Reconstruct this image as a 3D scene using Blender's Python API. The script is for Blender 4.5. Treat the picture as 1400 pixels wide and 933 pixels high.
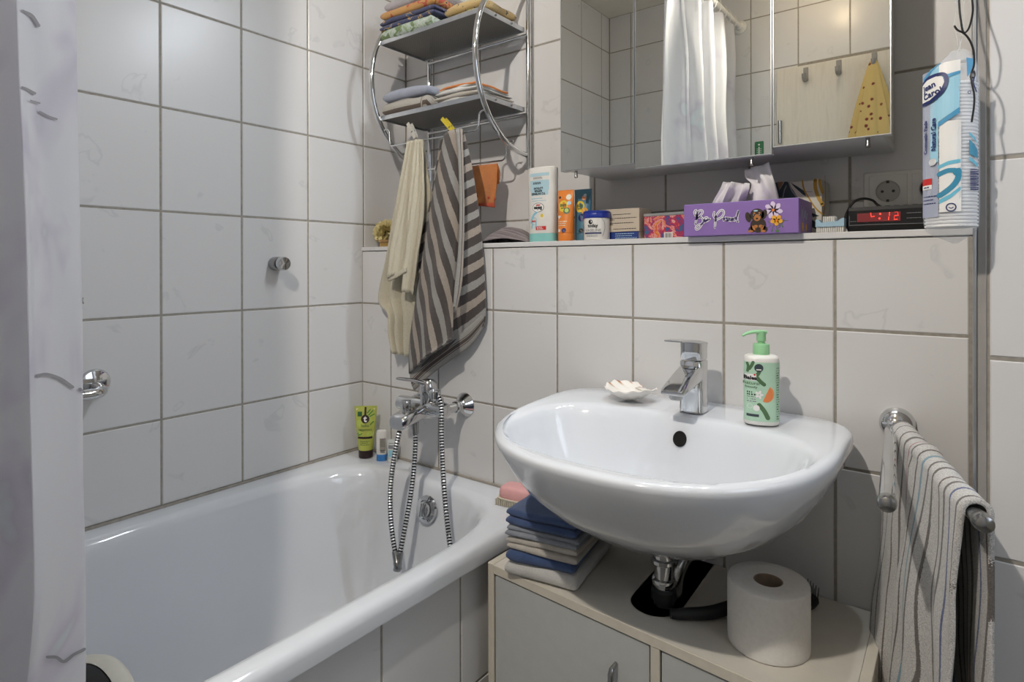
import bpy, bmesh, math, random
from mathutils import Matrix, Vector, noise
random.seed(7)
PI = math.pi
for o in list(bpy.data.objects):
    bpy.data.objects.remove(o)
SC = bpy.context.scene
COL = SC.collection

# ------------------------------------------------------------------ camera
CAM = Vector((1.5467, -1.2291, 1.15))
YAW, PITCH, ROLL, FPX, CY = 0.65524, -0.00177, -0.0023, 824.37, 365.33
_F = Vector((-math.sin(YAW) * math.cos(PITCH), math.cos(YAW) * math.cos(PITCH), math.sin(PITCH)))
_R0 = Vector((math.cos(YAW), math.sin(YAW), 0))
_U0 = _R0.cross(_F)
_R = _R0 * math.cos(ROLL) + _U0 * math.sin(ROLL)
_U = -_R0 * math.sin(ROLL) + _U0 * math.cos(ROLL)
cd = bpy.data.cameras.new('camera')
cam = bpy.data.objects.new('camera', cd)
COL.objects.link(cam)
cam.matrix_world = Matrix(((_R.x, _U.x, -_F.x, CAM.x), (_R.y, _U.y, -_F.y, CAM.y), (_R.z, _U.z, -_F.z, CAM.z), (0, 0, 0, 1)))
cd.sensor_width = 36
cd.lens = FPX / 1400 * 36
cd.shift_y = -(466.5 - CY) / 1400
cd.clip_start = 0.02
SC.camera = cam


def at(px, py, ax='Y', v=0.0):
    """a point of the room on the plane ax = v"""
    d = _F + _R * ((px - 700) / FPX) - _U * ((py - CY) / FPX)
    i = 'XYZ'.index(ax)
    return CAM + d * ((v - CAM[i]) / d[i])


# ------------------------------------------------------------------ light
SC.view_settings.view_transform = 'Standard'
SC.view_settings.look = 'None'
SC.view_settings.gamma = 1
SC.view_settings.use_curve_mapping = False
SC.view_settings.exposure = 0.30
w = bpy.data.worlds.new('world')
SC.world = w
w.use_nodes = True
w.node_tree.nodes['Background'].inputs[0].default_value = (0.75, 0.85, 1.0, 1)
w.node_tree.nodes['Background'].inputs[1].default_value = 0.3


def area(name, loc, aim, sx, sy, power, color, shape='RECTANGLE', spread=None):
    l = bpy.data.lights.new(name, 'AREA')
    l.shape = shape
    l.size = sx
    l.size_y = sy
    l.energy = power
    l.color = color
    if spread:
        l.spread = spread
    o = bpy.data.objects.new(name, l)
    COL.objects.link(o)
    o.location = loc
    o.rotation_euler = (Vector(aim) - Vector(loc)).to_track_quat('-Z', 'Y').to_euler()
    return o


WARM = (1.0, 0.83, 0.64)
COOL = (0.74, 0.85, 1.0)
# weak cool fill lamp, added at an assumed window on the right-hand wall
area('added_cool_fill', (2.40, -.90, 1.62), (0.6, -0.90, 1.6), 0.8, 0.95, 0.6, COOL)
# warm bulb of the ceiling lamp, above the door side of the room
BULB = (1.08, -1.47, 2.34)
l = bpy.data.lights.new('ceiling_bulb', 'SPOT')
l.spot_size = math.radians(114)
l.spot_blend = .6
l.energy = 56
l.color = (1, .93, .835)
l.shadow_soft_size = 0.022
o = bpy.data.objects.new('ceiling_bulb', l)
COL.objects.link(o)
o.location = BULB
o.rotation_euler = (Vector((.62, 0, 1.2)) - Vector(BULB)).to_track_quat('-Z', 'Y').to_euler()
l = bpy.data.lights.new('added_warm_fill', 'POINT')      # extra warm fill beside the bulb, added to brighten the front wall
l.energy = 1.5
l.color = (1, .76, .50)
l.shadow_soft_size = 0.03
o = bpy.data.objects.new('added_warm_fill', l)
COL.objects.link(o)
o.location = (BULB[0] - .008, BULB[1] + .05, BULB[2] - .045)
# cool spots of the lamp bar on top of the mirror cabinet
LEDS = (.86, 1.02, 1.18, 1.34)
for x, pw in zip(LEDS, (.80, .90, 1.1, 1.35)):
    area('cabinet_spot', (x, -.115, 2.125), (x - .09, -.20, 1.9), .035, .035, pw, (.86, .93, 1.0), 'DISK', math.radians(150))


# ------------------------------------------------------------------ object helpers
def wm(o):
    m = o.matrix_parent_inverse @ o.matrix_basis if o.parent else o.matrix_basis
    return wm(o.parent) @ m if o.parent else m.copy()


def adopt(o, parent):
    o.parent = parent
    o.matrix_parent_inverse = wm(parent).inverted()


def tag(o, label=None, cat=None, group=None, kind=None):
    for k, v in (('label', label), ('category', cat), ('group', group), ('kind', kind)):
        if v:
            o[k] = v
    return o


def thing(name, label, cat, loc=(0, 0, 0), group=None):
    o = bpy.data.objects.new(name, None)
    COL.objects.link(o)
    o.location = loc
    o.empty_display_size = 0.02
    return tag(o, label, cat, group)


def mk(name, geo, m, parent=None, smooth=True, uv=None, attr=None, label=None, kind=None, sub=0, solid=0):
    vs, fs = geo
    me = bpy.data.meshes.new(name)
    me.from_pydata([tuple(v) for v in vs], [], [tuple(f) for f in fs])
    me.update()
    if m is not None:
        for mm in (m if isinstance(m, (list, tuple)) else [m]):
            me.materials.append(mm)
    if attr is not None:
        a = me.attributes.new('s', 'FLOAT', 'POINT')
        a.data.foreach_set('value', list(attr))
    if smooth:
        for p in me.polygons:
            p.use_smooth = True
        if hasattr(me, 'set_sharp_from_angle'):
            me.set_sharp_from_angle(angle=math.radians(38 if smooth is True else smooth))
    o = bpy.data.objects.new(name, me)
    COL.objects.link(o)
    if parent is not None:
        adopt(o, parent)
    if solid:
        md = o.modifiers.new('thick', 'SOLIDIFY')
        md.thickness = solid
        md.offset = 0
    if sub:
        md = o.modifiers.new('sub', 'SUBSURF')
        md.levels = md.render_levels = sub
    if label:
        o['label'] = label
    if kind:
        o['kind'] = kind
    return o


def bmgeo(bm):
    bm.verts.index_update()
    r = [v.co.copy() for v in bm.verts], [[v.index for v in f.verts] for f in bm.faces]
    bm.free()
    return r


def join(*gs):
    V, Fc = [], []
    for vs, fs in gs:
        n = len(V)
        V += [Vector(v) for v in vs]
        Fc += [[i + n for i in f] for f in fs]
    return V, Fc


def xf(geo, M):
    return [M @ Vector(v) for v in geo[0]], geo[1]


def box(x0, x1, y0, y1, z0, z1, bev=0.0, seg=2):
    bm = bmesh.new()
    bmesh.ops.create_cube(bm, size=1)
    for v in bm.verts:
        v.co = Vector((x0 + (v.co.x + .5) * (x1 - x0), y0 + (v.co.y + .5) * (y1 - y0), z0 + (v.co.z + .5) * (z1 - z0)))
    if bev:
        bmesh.ops.bevel(bm, geom=bm.edges[:], offset=bev, segments=seg, affect='EDGES', profile=0.5)
    return bmgeo(bm)


def loft(rings, cap0=True, cap1=True, closed=True):
    n = len(rings[0])
    V = [Vector(p) for r in rings for p in r]
    Fc = []
    for k in range(len(rings) - 1):
        for i in range(n if closed else n - 1):
            j = (i + 1) % n
            Fc.append((k * n + i, k * n + j, (k + 1) * n + j, (k + 1) * n + i))
    if cap0:
        Fc.append(tuple(range(n - 1, -1, -1)))
    if cap1:
        Fc.append(tuple((len(rings) - 1) * n + i for i in range(n)))
    return V, Fc


def lathe(prof, n=24, M=None, cap0=True, cap1=True, sx=1, sy=1):
    rings = [[(r * math.cos(2 * PI * i / n) * sx, r * math.sin(2 * PI * i / n) * sy, z) for i in range(n)] for r, z in prof]
    g = loft(rings, cap0, cap1)
    return xf(g, M) if M is not None else g


def frame_to(p, d):
    """matrix carrying +Z onto direction d at p"""
    q = Vector((0, 0, 1)).rotation_difference(Vector(d).normalized())
    return Matrix.Translation(Vector(p)) @ q.to_matrix().to_4x4()


def smooth_path(pts, n=6):
    P = [Vector(p) for p in pts]
    P = [P[0] * 2 - P[1]] + P + [P[-1] * 2 - P[-2]]
    out = []
    for i in range(1, len(P) - 2):
        a, b, c, d = P[i - 1:i + 3]
        for k in range(n):
            t = k / n
            out.append(0.5 * ((2 * b) + (c - a) * t + (2 * a - 5 * b + 4 * c - d) * t * t + (3 * b - a - 3 * c + d) * t ** 3))
    out.append(P[-2])
    return out


def tube(path, r, n=10, closed=False, cap=True, flat=None):
    P = [Vector(p) for p in path]
    m = len(P)
    rad = r if isinstance(r, (list, tuple)) else [r] * m
    T = []
    for i in range(m):
        a = P[i - 1] if (i > 0 or closed) else P[i]
        b = P[(i + 1) % m] if (i < m - 1 or closed) else P[i]
        T.append((b - a).normalized())
    N = T[0].orthogonal().normalized()
    rings = []
    for i in range(m):
        if i:
            q = T[i - 1].rotation_difference(T[i])
            N = q @ N
        N = (N - T[i] * N.dot(T[i])).normalized()
        B = T[i].cross(N)
        rings.append([P[i] + (N * math.cos(2 * PI * k / n) + B * math.sin(2 * PI * k / n)) * rad[i] for k in range(n)])
    if closed:
        rings.append(rings[0])
        return loft(rings, False, False)
    return loft(rings, cap, cap)


def bent(pts, r=0.02, n=5):
    """polyline with rounded corners"""
    P = [Vector(p) for p in pts]
    out = [P[0]]
    for i in range(1, len(P) - 1):
        a, b, c = P[i - 1:i + 2]
        l = min(r, (a - b).length * .45, (c - b).length * .45)
        p, q = b + (a - b).normalized() * l, b + (c - b).normalized() * l
        for k in range(n + 1):
            t = k / n
            out.append(p * (1 - t) ** 2 + b * 2 * t * (1 - t) + q * t * t)
    return out + [P[-1]]


def grid(nu, nv, f):
    V = [Vector(f(i / nu, j / nv)) for j in range(nv + 1) for i in range(nu + 1)]
    Fc = [(j * (nu + 1) + i, j * (nu + 1) + i + 1, (j + 1) * (nu + 1) + i + 1, (j + 1) * (nu + 1) + i) for j in range(nv) for i in range(nu)]
    return V, Fc


def sup(cx, cy, a, b, z, n=48, e=2.0, b2=None, e2=None):
    """superellipse ring; b2/e2 shape the +y half"""
    out = []
    for i in range(n):
        t = 2 * PI * i / n
        c, s = math.cos(t), math.sin(t)
        bb, ee = (b2 or b, e2 or e) if s > 0 else (b, e)
        r = (abs(c) ** ee + abs(s) ** ee) ** (-1 / ee)
        out.append(Vector((cx + a * r * c, cy + bb * r * s, z)))
    return out


def resample(pts, n, smooth=True):
    P = smooth_path(pts, 8) if smooth and len(pts) > 2 else [Vector(p) for p in pts]
    L = [0]
    for a, b in zip(P, P[1:]):
        L.append(L[-1] + (b - a).length)
    out, k = [], 0
    for i in range(n + 1):
        t = L[-1] * i / n
        while k < len(P) - 2 and L[k + 1] < t:
            k += 1
        d = L[k + 1] - L[k]
        out.append(P[k].lerp(P[k + 1], (t - L[k]) / d if d else 0))
    return out


def nz(p, s=1.0):
    return noise.noise(Vector(p) * s)


# flat writing and pictures printed on things
def text_geo(s, size, bold=0.0, align='CENTER'):
    cu = bpy.data.curves.new('t', 'FONT')
    cu.body = s
    cu.size = size
    cu.align_x = align
    cu.align_y = 'CENTER'
    cu.offset = bold
    cu.resolution_u = 2
    o = bpy.data.objects.new('t', cu)
    COL.objects.link(o)
    dg = bpy.context.evaluated_depsgraph_get()
    me = bpy.data.meshes.new_from_object(o.evaluated_get(dg))
    g = [v.co.copy() for v in me.vertices], [list(p.vertices) for p in me.polygons]
    bpy.data.objects.remove(o)
    bpy.data.curves.remove(cu)
    bpy.data.meshes.remove(me)
    return g


def ribbon(pts, wd, sm=True, ends=True):
    P = smooth_path([(x, y, 0) for x, y in pts], 5) if sm and len(pts) > 2 else [Vector((x, y, 0)) for x, y in pts]
    gs = []
    V, Fc = [], []
    for i, p in enumerate(P):
        t = (P[min(i + 1, len(P) - 1)] - P[max(i - 1, 0)]).normalized()
        nn = Vector((-t.y, t.x, 0)) * wd / 2
        V += [p + nn, p - nn]
        if i:
            Fc.append((2 * i - 2, 2 * i - 1, 2 * i + 1, 2 * i))
    gs.append((V, Fc))
    if ends:
        for p in (P[0], P[-1]):
            gs.append(disc(p.x, p.y, wd / 2, n=8))
    return join(*gs)


def disc(x, y, r, ry=None, n=20, rot=0):
    ry = ry or r
    V = []
    for i in range(n):
        a, b = r * math.cos(2 * PI * i / n), ry * math.sin(2 * PI * i / n)
        V.append(Vector((x + a * math.cos(rot) - b * math.sin(rot), y + a * math.sin(rot) + b * math.cos(rot), 0)))
    return V, [tuple(range(n))]


def ringd(x, y, r0, r1, k=1.0, n=28):
    V = [Vector((x + r * math.cos(2 * PI * i / n), y + r * k * math.sin(2 * PI * i / n), 0)) for r in (r0, r1) for i in range(n)]
    return V, [(i, (i + 1) % n, n + (i + 1) % n, n + i) for i in range(n)]


def rect(x0, x1, y0, y1, n=1):
    V = [Vector((x0 + (x1 - x0) * i / n, y, 0)) for y in (y0, y1) for i in range(n + 1)]
    return V, [(i, i + 1, n + 2 + i, n + 1 + i) for i in range(n)]


def poly(pts):
    return [Vector((x, y, 0)) for x, y in pts], [tuple(range(len(pts)))]


def mv(geo, dx=0, dy=0, rot=0, s=1):
    M = Matrix.Translation((dx, dy, 0)) @ Matrix.Rotation(rot, 4, 'Z') @ Matrix.Scale(s, 4)
    return xf(geo, M)


def flat(o, u, v):
    o, u, v = Vector(o), Vector(u).normalized(), Vector(v).normalized()
    n = u.cross(v)
    return lambda x, y, e: o + u * x + v * y + n * e


def printed_each(name, geos, mp, m, parent, e=0.0004):
    for g in geos:
        printed(name, g, mp, m, parent, e)


def fine(geo, cell=.004):
    """cut flat print into small cells so that it can follow a curved surface"""
    bm = bmesh.new()
    vs = [bm.verts.new(v) for v in geo[0]]
    for f in geo[1]:
        bm.faces.new([vs[i] for i in f])
    for ax in (0, 1):
        lo, hi = min(v.co[ax] for v in bm.verts), max(v.co[ax] for v in bm.verts)
        no = (1, 0, 0) if ax == 0 else (0, 1, 0)
        t = lo + cell
        while ax == 0 and t < hi:
            bmesh.ops.bisect_plane(bm, geom=bm.verts[:] + bm.edges[:] + bm.faces[:], plane_co=(t, 0, 0), plane_no=no, dist=1e-6)
            t += cell
    return bmgeo(bm)


def printed(name, geo, mp, m, parent, e=0.0004, label=None):
    """flat print laid onto a surface by the mapping mp(u, v, height)"""
    return mk(name, ([mp(v.x, v.y, e) for v in geo[0]], geo[1]), m, parent, smooth=False, label=label)


# ------------------------------------------------------------------ materials
def lin(c):
    if isinstance(c, str):
        c = tuple(int(c[i:i + 2], 16) / 255 for i in (0, 2, 4))
    return tuple(x / 12.92 if x <= .04045 else ((x + .055) / 1.055) ** 2.4 for x in c[:3]) + (1,)


def base(name, col, rough=0.5, metal=0.0, **kw):
    m = bpy.data.materials.new(name)
    m.use_nodes = True
    nt = m.node_tree
    b = nt.nodes['Principled BSDF']
    b.inputs['Base Color'].default_value = lin(col)
    b.inputs['Roughness'].default_value = rough
    b.inputs['Metallic'].default_value = metal
    for k, v in kw.items():
        b.inputs[k.replace('_', ' ')].default_value = v
    return m, nt, b


def node(nt, typ, **kw):
    n = nt.nodes.new(typ)
    for k, v in kw.items():
        if k.startswith('i_'):
            n.inputs[k[2:].replace('_', ' ')].default_value = v
        else:
            setattr(n, k, v)
    return n


def ramp(nt, fac, stops, interp='LINEAR'):
    r = node(nt, 'ShaderNodeValToRGB')
    r.color_ramp.interpolation = interp
    e = r.color_ramp.elements
    while len(e) < len(stops):
        e.new(0.5)
    for el, (p, c) in zip(e, stops):
        el.position = p
        el.color = lin(c)
    nt.links.new(fac, r.inputs[0])
    return r.outputs[0]


def coords(nt, scale=(1, 1, 1), kind='Object', rnd=False):
    tc = node(nt, 'ShaderNodeTexCoord')
    mp = node(nt, 'ShaderNodeMapping')
    mp.inputs['Scale'].default_value = scale
    nt.links.new(tc.outputs[kind], mp.inputs[0])
    if rnd:
        oi = node(nt, 'ShaderNodeObjectInfo')
        mu = node(nt, 'ShaderNodeMath', operation='MULTIPLY')
        mu.inputs[1].default_value = 37.0
        nt.links.new(oi.outputs['Random'], mu.inputs[0])
        cb = node(nt, 'ShaderNodeCombineXYZ')
        for i in range(3):
            nt.links.new(mu.outputs[0], cb.inputs[i])
        nt.links.new(cb.outputs[0], mp.inputs['Location'])
    return mp.outputs[0]


def noisy(nt, vec, scale, detail=3, rough=.55, dist=0):
    n = node(nt, 'ShaderNodeTexNoise')
    n.inputs['Scale'].default_value = scale
    n.inputs['Detail'].default_value = detail
    n.inputs['Roughness'].default_value = rough
    n.inputs['Distortion'].default_value = dist
    nt.links.new(vec, n.inputs['Vector'])
    return n.outputs['Fac']


def bump(nt, b, h, strength=.3, dist=.002):
    n = node(nt, 'ShaderNodeBump')
    n.inputs['Strength'].default_value = strength
    n.inputs['Distance'].default_value = dist
    nt.links.new(h, n.inputs['Height'])
    nt.links.new(n.outputs[0], b.inputs['Normal'])


def plain(name, col, rough=.5, metal=0., var=0.03, scale=40, bmp=0, **kw):
    m, nt, b = base(name, col, rough, metal, **kw)
    v = coords(nt)
    c = lin(col)
    f = noisy(nt, v, scale)
    mx = node(nt, 'ShaderNodeMix', data_type='RGBA', blend_type='MULTIPLY')
    mx.inputs[0].default_value = 1
    mx.inputs['A'].default_value = c
    nt.links.new(ramp(nt, f, [(0.3, (1 - var,) * 3), (0.7, (1, 1, 1))]), mx.inputs['B'])
    nt.links.new(mx.outputs['Result'], b.inputs['Base Color'])
    if bmp:
        bump(nt, b, f, bmp, .001)
    return m


def terry(name, stops, fuzz=900, bmp=.8, src='noise', mult=1.0, interp='LINEAR', scale=25, var=.25):
    """looped towelling: colours from blotchy noise or from the stripe attribute 's'"""
    m, nt, b = base(name, stops[0][1], 0.95)
    b.inputs['Sheen Weight'].default_value = .25
    b.inputs['Sheen Roughness'].default_value = .6
    v = coords(nt)
    if src == 's':
        at_ = node(nt, 'ShaderNodeAttribute', attribute_name='s')
        wob = noisy(nt, v, 160, 2)
        ad = node(nt, 'ShaderNodeMath', operation='MULTIPLY_ADD')
        nt.links.new(wob, ad.inputs[0])
        ad.inputs[1].default_value = .06
        mu = node(nt, 'ShaderNodeMath', operation='MULTIPLY')
        nt.links.new(at_.outputs['Fac'], mu.inputs[0])
        mu.inputs[1].default_value = mult
        nt.links.new(mu.outputs[0], ad.inputs[2])
        fr = node(nt, 'ShaderNodeMath', operation='FRACT')
        nt.links.new(ad.outputs[0], fr.inputs[0])
        col = ramp(nt, fr.outputs[0], stops, 'CONSTANT')
    elif len(stops) == 1:
        col = ramp(nt, noisy(nt, v, scale), [(0, stops[0][1]), (1, stops[0][1])])
    else:
        col = ramp(nt, noisy(nt, v, scale, 2, .5, .6), stops, interp)
    fz = noisy(nt, v, fuzz, 2, .7)
    mx = node(nt, 'ShaderNodeMix', data_type='RGBA', blend_type='MULTIPLY')
    mx.inputs[0].default_value = 1
    nt.links.new(col, mx.inputs['A'])
    nt.links.new(ramp(nt, fz, [(.3, (1 - var,) * 3), (.65, (1, 1, 1))]), mx.inputs['B'])
    nt.links.new(mx.outputs['Result'], b.inputs['Base Color'])
    bump(nt, b, fz, bmp, .0025)
    return m


def tile_material():
    m, nt, b = base('glazed_tile', 'd9d6d1', 0.30)
    v = coords(nt, (1, 1, 1), 'Object', True)
    st = node(nt, 'ShaderNodeMapping')
    st.inputs['Scale'].default_value = (2.2, 2.2, .9)
    st.inputs['Rotation'].default_value = (.5, .45, .3)
    nt.links.new(v, st.inputs[0])
    veins = noisy(nt, st.outputs[0], 6, 3, .5, .5)
    c = ramp(nt, veins, [(0, 'd9d8d8'), (.66, 'd9d8d8'), (.70, 'cecece'), (.73, 'd9d8d8'), (1, 'dbdada')])
    nt.links.new(c, b.inputs['Base Color'])
    n2 = noisy(nt, v, 14, 2)
    bump(nt, b, n2, .06, .004)
    return m


M = {}
M['tile'] = tile_material()
M['grout'] = plain('grout', 'a59f95', .9, var=.12, scale=90, bmp=.2)
M['enamel'] = plain('white_enamel', 'd9dce1', .07, var=.008, scale=6, Coat_Weight=.4, Coat_Roughness=.03)
M['ceramic'] = plain('white_ceramic', 'dcdfe4', .08, var=.008, scale=6, Coat_Weight=.5, Coat_Roughness=.03)
M['chrome'] = plain('chrome', 'd8d9da', .07, 1.0, var=.05, scale=30)
M['chrome_dull'] = plain('dull_chrome', 'a9a9a8', .22, 1.0, var=.08, scale=30)
M['steel'] = plain('brushed_steel', 'b5b3ae', .3, 1.0, var=.08, scale=60)
M['mirror'] = plain('mirror_glass', 'e6e8e2', .004, 1.0, var=.002, scale=3)
M['white'] = plain('white_plastic', 'e9e7e2', .35)
M['cab_white'] = plain('white_lacquer', 'd0d2d1', .3, var=.015)
M['chip'] = plain('white_melamine', 'd8d3c8', .42, var=.02)
M['chip_edge'] = plain('cream_edge_band', 'd6cfc0', .5, var=.04)
M['black'] = plain('black_plastic', '131314', .35)
M['rubber'] = plain('black_rubber', '1a1a1b', .6)
M['dark'] = plain('dark_void', '0b0a09', .9)
M['paint'] = plain('ceiling_paint', 'e4dfd5', .9, var=.02, scale=15)
M['grey'] = plain('grey_trim', '9c9893', .55, var=.05)
M['alu'] = plain('aluminium', 'c9ccd0', .28, 1.0, var=.05)
M['front'] = plain('grey_white_front', 'bfc1bf', .35, var=.02)
M['door'] = None


# ------------------------------------------------------------------ the room
ZJ = 1.7833            # one horizontal joint; the others follow every 25 cm
TW, TH = 0.2014, 0.25
CEIL = 2.47
_tiles = {}


def tile_mesh(wd, ht):
    k = (round(wd, 4), round(ht, 4))
    if k not in _tiles:
        i = 0.0014
        V, a, b = [], wd / 2, ht / 2
        for x, y, z in ((a, b, -.006), (a, b, -.0012), (a - i, b - i, 0)):
            V += [(-x, -y, z), (x, -y, z), (x, y, z), (-x, y, z)]
        Fc = [(8, 9, 10, 11)]
        for r in (0, 4):
            for q in range(4):
                Fc.append((r + q, r + (q + 1) % 4, r + 4 + (q + 1) % 4, r + 4 + q))
        me = bpy.data.meshes.new('tile')
        me.from_pydata(V, [], Fc)
        me.materials.append(M['tile'])
        _tiles[k] = me
    return _tiles[k]


def joints(start, step, lo, hi):
    k = math.ceil((lo - start) / step)
    out = [lo]
    while start + k * step < hi - .004:
        if start + k * step > lo + .004:
            out.append(start + k * step)
        k += 1
    return out + [hi]


def lay(wall, o, u, us, zs, skip=None, gap=.0050):
    """tiles as parts of a wall: o a point of the surface, u its horizontal direction"""
    u = Vector(u)
    n = u.cross(Vector((0, 0, 1)))
    R = Matrix((u, Vector((0, 0, 1)), n)).transposed().to_4x4()
    for a, b in zip(us, us[1:]):
        for c, d in zip(zs, zs[1:]):
            if b - a < .015 or d - c < .015 or (skip and skip((a + b) / 2, (c + d) / 2)):
                continue
            t = bpy.data.objects.new('tile', tile_mesh(b - a - gap, d - c - gap))
            COL.objects.link(t)
            p = Vector(o) + u * ((a + b) / 2) + n * random.uniform(-.0003, .0001)
            p.z = (c + d) / 2
            t.parent = wall
            t.matrix_basis = Matrix.Translation(p) @ R


def struct(name, geo, m, **kw):
    return mk(name, geo, m, kind='structure', smooth=False, **kw)


wl = struct('wall_left', box(-.12, -.0014, -1.688, .19, 0, CEIL), M['grout'])
zrow = joints(ZJ, TH, .576, CEIL)
# u runs along -y so that the tiles face +x
lay(wl, (0, 0, 0), (0, 1, 0), joints(.008, TW, -1.688, .1894), zrow)

wb = struct('wall_back', box(-.12, 1.545, .1908, .32, 0, CEIL), M['grout'])
lay(wb, (0, .1894, 0), (1, 0, 0), joints(.7361, TW, 0.0, 1.545), joints(ZJ, TH, 1.213, CEIL))

wlow = struct('wall_ledge', box(-.0025, 1.5445, .0014, .1908, 0, 1.1965), M['grout'])
lay(wlow, (0, 0, 0), (1, 0, 0), joints(.5382, TW, .0, 1.5405), joints(ZJ, TH, .0333, 1.1985))
cap = struct('trim_1', box(-.0015, 1.5445, -.0015, .1894, 1.1985, 1.2105, .0012, 1), M['tile'])

wf = struct('wall_front', box(-.12, 2.52, -1.82, -1.6894, 0, CEIL), M['grout'])
# (front wall faces +y: u = -x)
us = [-x for x in joints(.7286, TW, 0, 2.4)][::-1]
lay(wf, (0, -1.688, 0), (-1, 0, 0), us, joints(ZJ, TH, .0333, CEIL), skip=lambda u, z: .84 < -u < 1.62 and z < 2.03)

wp = struct('wall_pier', box(1.5451, 2.52, -.2646, .32, 0, CEIL), M['grout'])
lay(wp, (0, -.266, 0), (1, 0, 0), joints(1.5585, TW, 1.5585, 2.4), joints(ZJ, TH, .0333, CEIL))
struct('trim_2', box(1.5487, 1.5578, -.2672, -.2605, 0, CEIL, .0008, 1), M['grey'])
struct('trim_3', box(1.5440, 1.5480, -.2685, -.2605, 0, CEIL, .001, 2), M['alu'])

struct('wall_right', box(2.5, 2.62, -1.82, -.26, 0, CEIL), M['paint'])
struct('ceiling', box(-.12, 2.62, -1.82, .32, CEIL, CEIL + .08), M['paint'])
fl = struct('floor', box(-.12, 2.62, -1.82, .32, -.08, -.002), M['grout'])
_sv = M['tile']
M['tile'] = plain('grey_floor_tile', '7d7a76', .35, var=.1, scale=30)
_tiles.clear()
for i in range(6):
    for j in range(6):
        x, y = .74 + .30 * i, -1.68 + .30 * j
        if x + .296 > 2.5 or y > -.02:
            continue
        t = bpy.data.objects.new('tile', tile_mesh(.296, min(.296, -.004 - y)))
        COL.objects.link(t)
        t.parent = fl
        t.matrix_basis = Matrix.Translation((x + .148, y + min(.296, -.004 - y) / 2, 0))
M['tile'] = _sv
_tiles.clear()

# unseen window assumed on the solid right-hand wall, added with a self-glowing pane
mw, nt, b = base('added_glow_pane', 'e8eef5', .4)
b.inputs['Emission Color'].default_value = (.74, .85, 1, 1)
b.inputs['Emission Strength'].default_value = 2.0
wn = struct('added_window_1', join(box(2.46, 2.5, -1.02, -.33, 1.12, 1.17), box(2.46, 2.5, -1.02, -.33, 2.10, 2.15),
                             box(2.46, 2.5, -1.02, -.97, 1.17, 2.10), box(2.46, 2.5, -.38, -.33, 1.17, 2.10)), M['white'])
mk('pane', box(2.475, 2.49, -.97, -.38, 1.17, 2.10), mw, wn, smooth=False)

# door behind the camera, seen in the mirror
m, nt, b = base('white_woodgrain', 'd8d0c2', .4)
f = noisy(nt, coords(nt, (9, 9, .9)), 4, 4, .6, .9)
nt.links.new(ramp(nt, f, [(.3, 'd2cabc'), (.5, 'ded7ca'), (.7, 'd6cec1')]), b.inputs['Base Color'])
M['door'] = m
dr = struct('door_1', box(.845, 1.60, -1.694, -1.664, .01, 2.018, .003), M['door'])
mk('hinge', lathe([(.008, 0), (.008, .05), (.0065, .051), (.0065, .053), (.008, .054), (.008, .10)], 12, Matrix.Translation((.862, -1.655, 1.69))), M['chrome_dull'], dr)
mk('hinge', lathe([(.008, 0), (.008, .05), (.0065, .051), (.0065, .053), (.008, .054), (.008, .10)], 12, Matrix.Translation((.862, -1.655, .25))), M['chrome_dull'], dr)
mk('handle', tube(bent([(1.52, -1.664, 1.05), (1.52, -1.615, 1.05), (1.41, -1.615, 1.05)], .02), .009, 10), M['chrome_dull'], dr)

# ------------------------------------------------------------------ bathtub
def rrect(x0, x1, y0, y1, z, n=128, e=40.0):
    return sup((x0 + x1) / 2, (y0 + y1) / 2, (x1 - x0) / 2, (y1 - y0) / 2, z, n, e)


tubt = thing('bathtub', 'white enamelled built-in bathtub along the left tiled wall', 'bathtub', (.367, -.84, 0))
R = [rrect(.003, .7345, -1.684, -.004, .531), rrect(.003, .7355, -1.684, -.004, .552), rrect(.003, .7335, -1.684, -.004, .562),
     rrect(.003, .7275, -1.684, -.004, .5695), rrect(.003, .717, -1.684, -.004, .5725)]
cx = .377
for a, y0, y1, z, e in ((.326, -1.628, -.062, .5725, 6), (.315, -1.617, -.076, .5705, 5.5), (.308, -1.61, -.084, .563, 5), (.303, -1.60, -.090, .550, 4.8),
                        (.298, -1.59, -.098, .51, 4.6), (.287, -1.56, -.118, .42, 4.3), (.272, -1.51, -.145, .31, 4.1), (.257, -1.46, -.172, .235, 4),
                        (.235, -1.42, -.20, .195, 3.8), (.20, -1.37, -.24, .175, 3.6), (.12, -1.2, -.4, .168, 3.2), (.04, -.9, -.6, .166, 2)):
    R.append(sup(cx, (y0 + y1) / 2, a, (y1 - y0) / 2, z, 128, e))
mk('tub_shell', loft(R, False, True), M['enamel'], tubt, smooth=70)
oc = frame_to((.400, -.1045, .508), (0, -1, .22))
ov = mk('overflow_cover', lathe([(.0, 0), (.034, 0), (.0355, .004), (.033, .009), (.024, .012), (.022, .010), (0, .010)], 32, oc, False, False), M['chrome'], tubt)
mk('turn_knob', join(lathe([(.019, .010), (.021, .013), (.020, .020), (.012, .023), (0, .024)], 24, oc, False, False),
                     xf(box(-.004, .004, -.017, .017, .022, .029, .002), oc)), M['chrome'], ov)
mk('drain', lathe([(.0, .168), (.03, .168), (.032, .171), (.02, .174), (0, .175)], 24, Matrix.Translation((.377, -.42, 0)), False, False), M['chrome'], tubt)

wbath = struct('wall_bath', box(.66, .7136, -1.688, -.003, 0, .530), M['grout'])
lay(wbath, (.715, 0, 0), (0, 1, 0), joints(-.3205, .206, -1.686, -.004), [.025, .275, .525])

# sealant line between tub and walls
struct('trim_4', join(box(.0, .007, -1.686, -.002, .5715, .5775), box(.007, .735, -.007, 0, .5715, .5775)), M['grout'])

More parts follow.
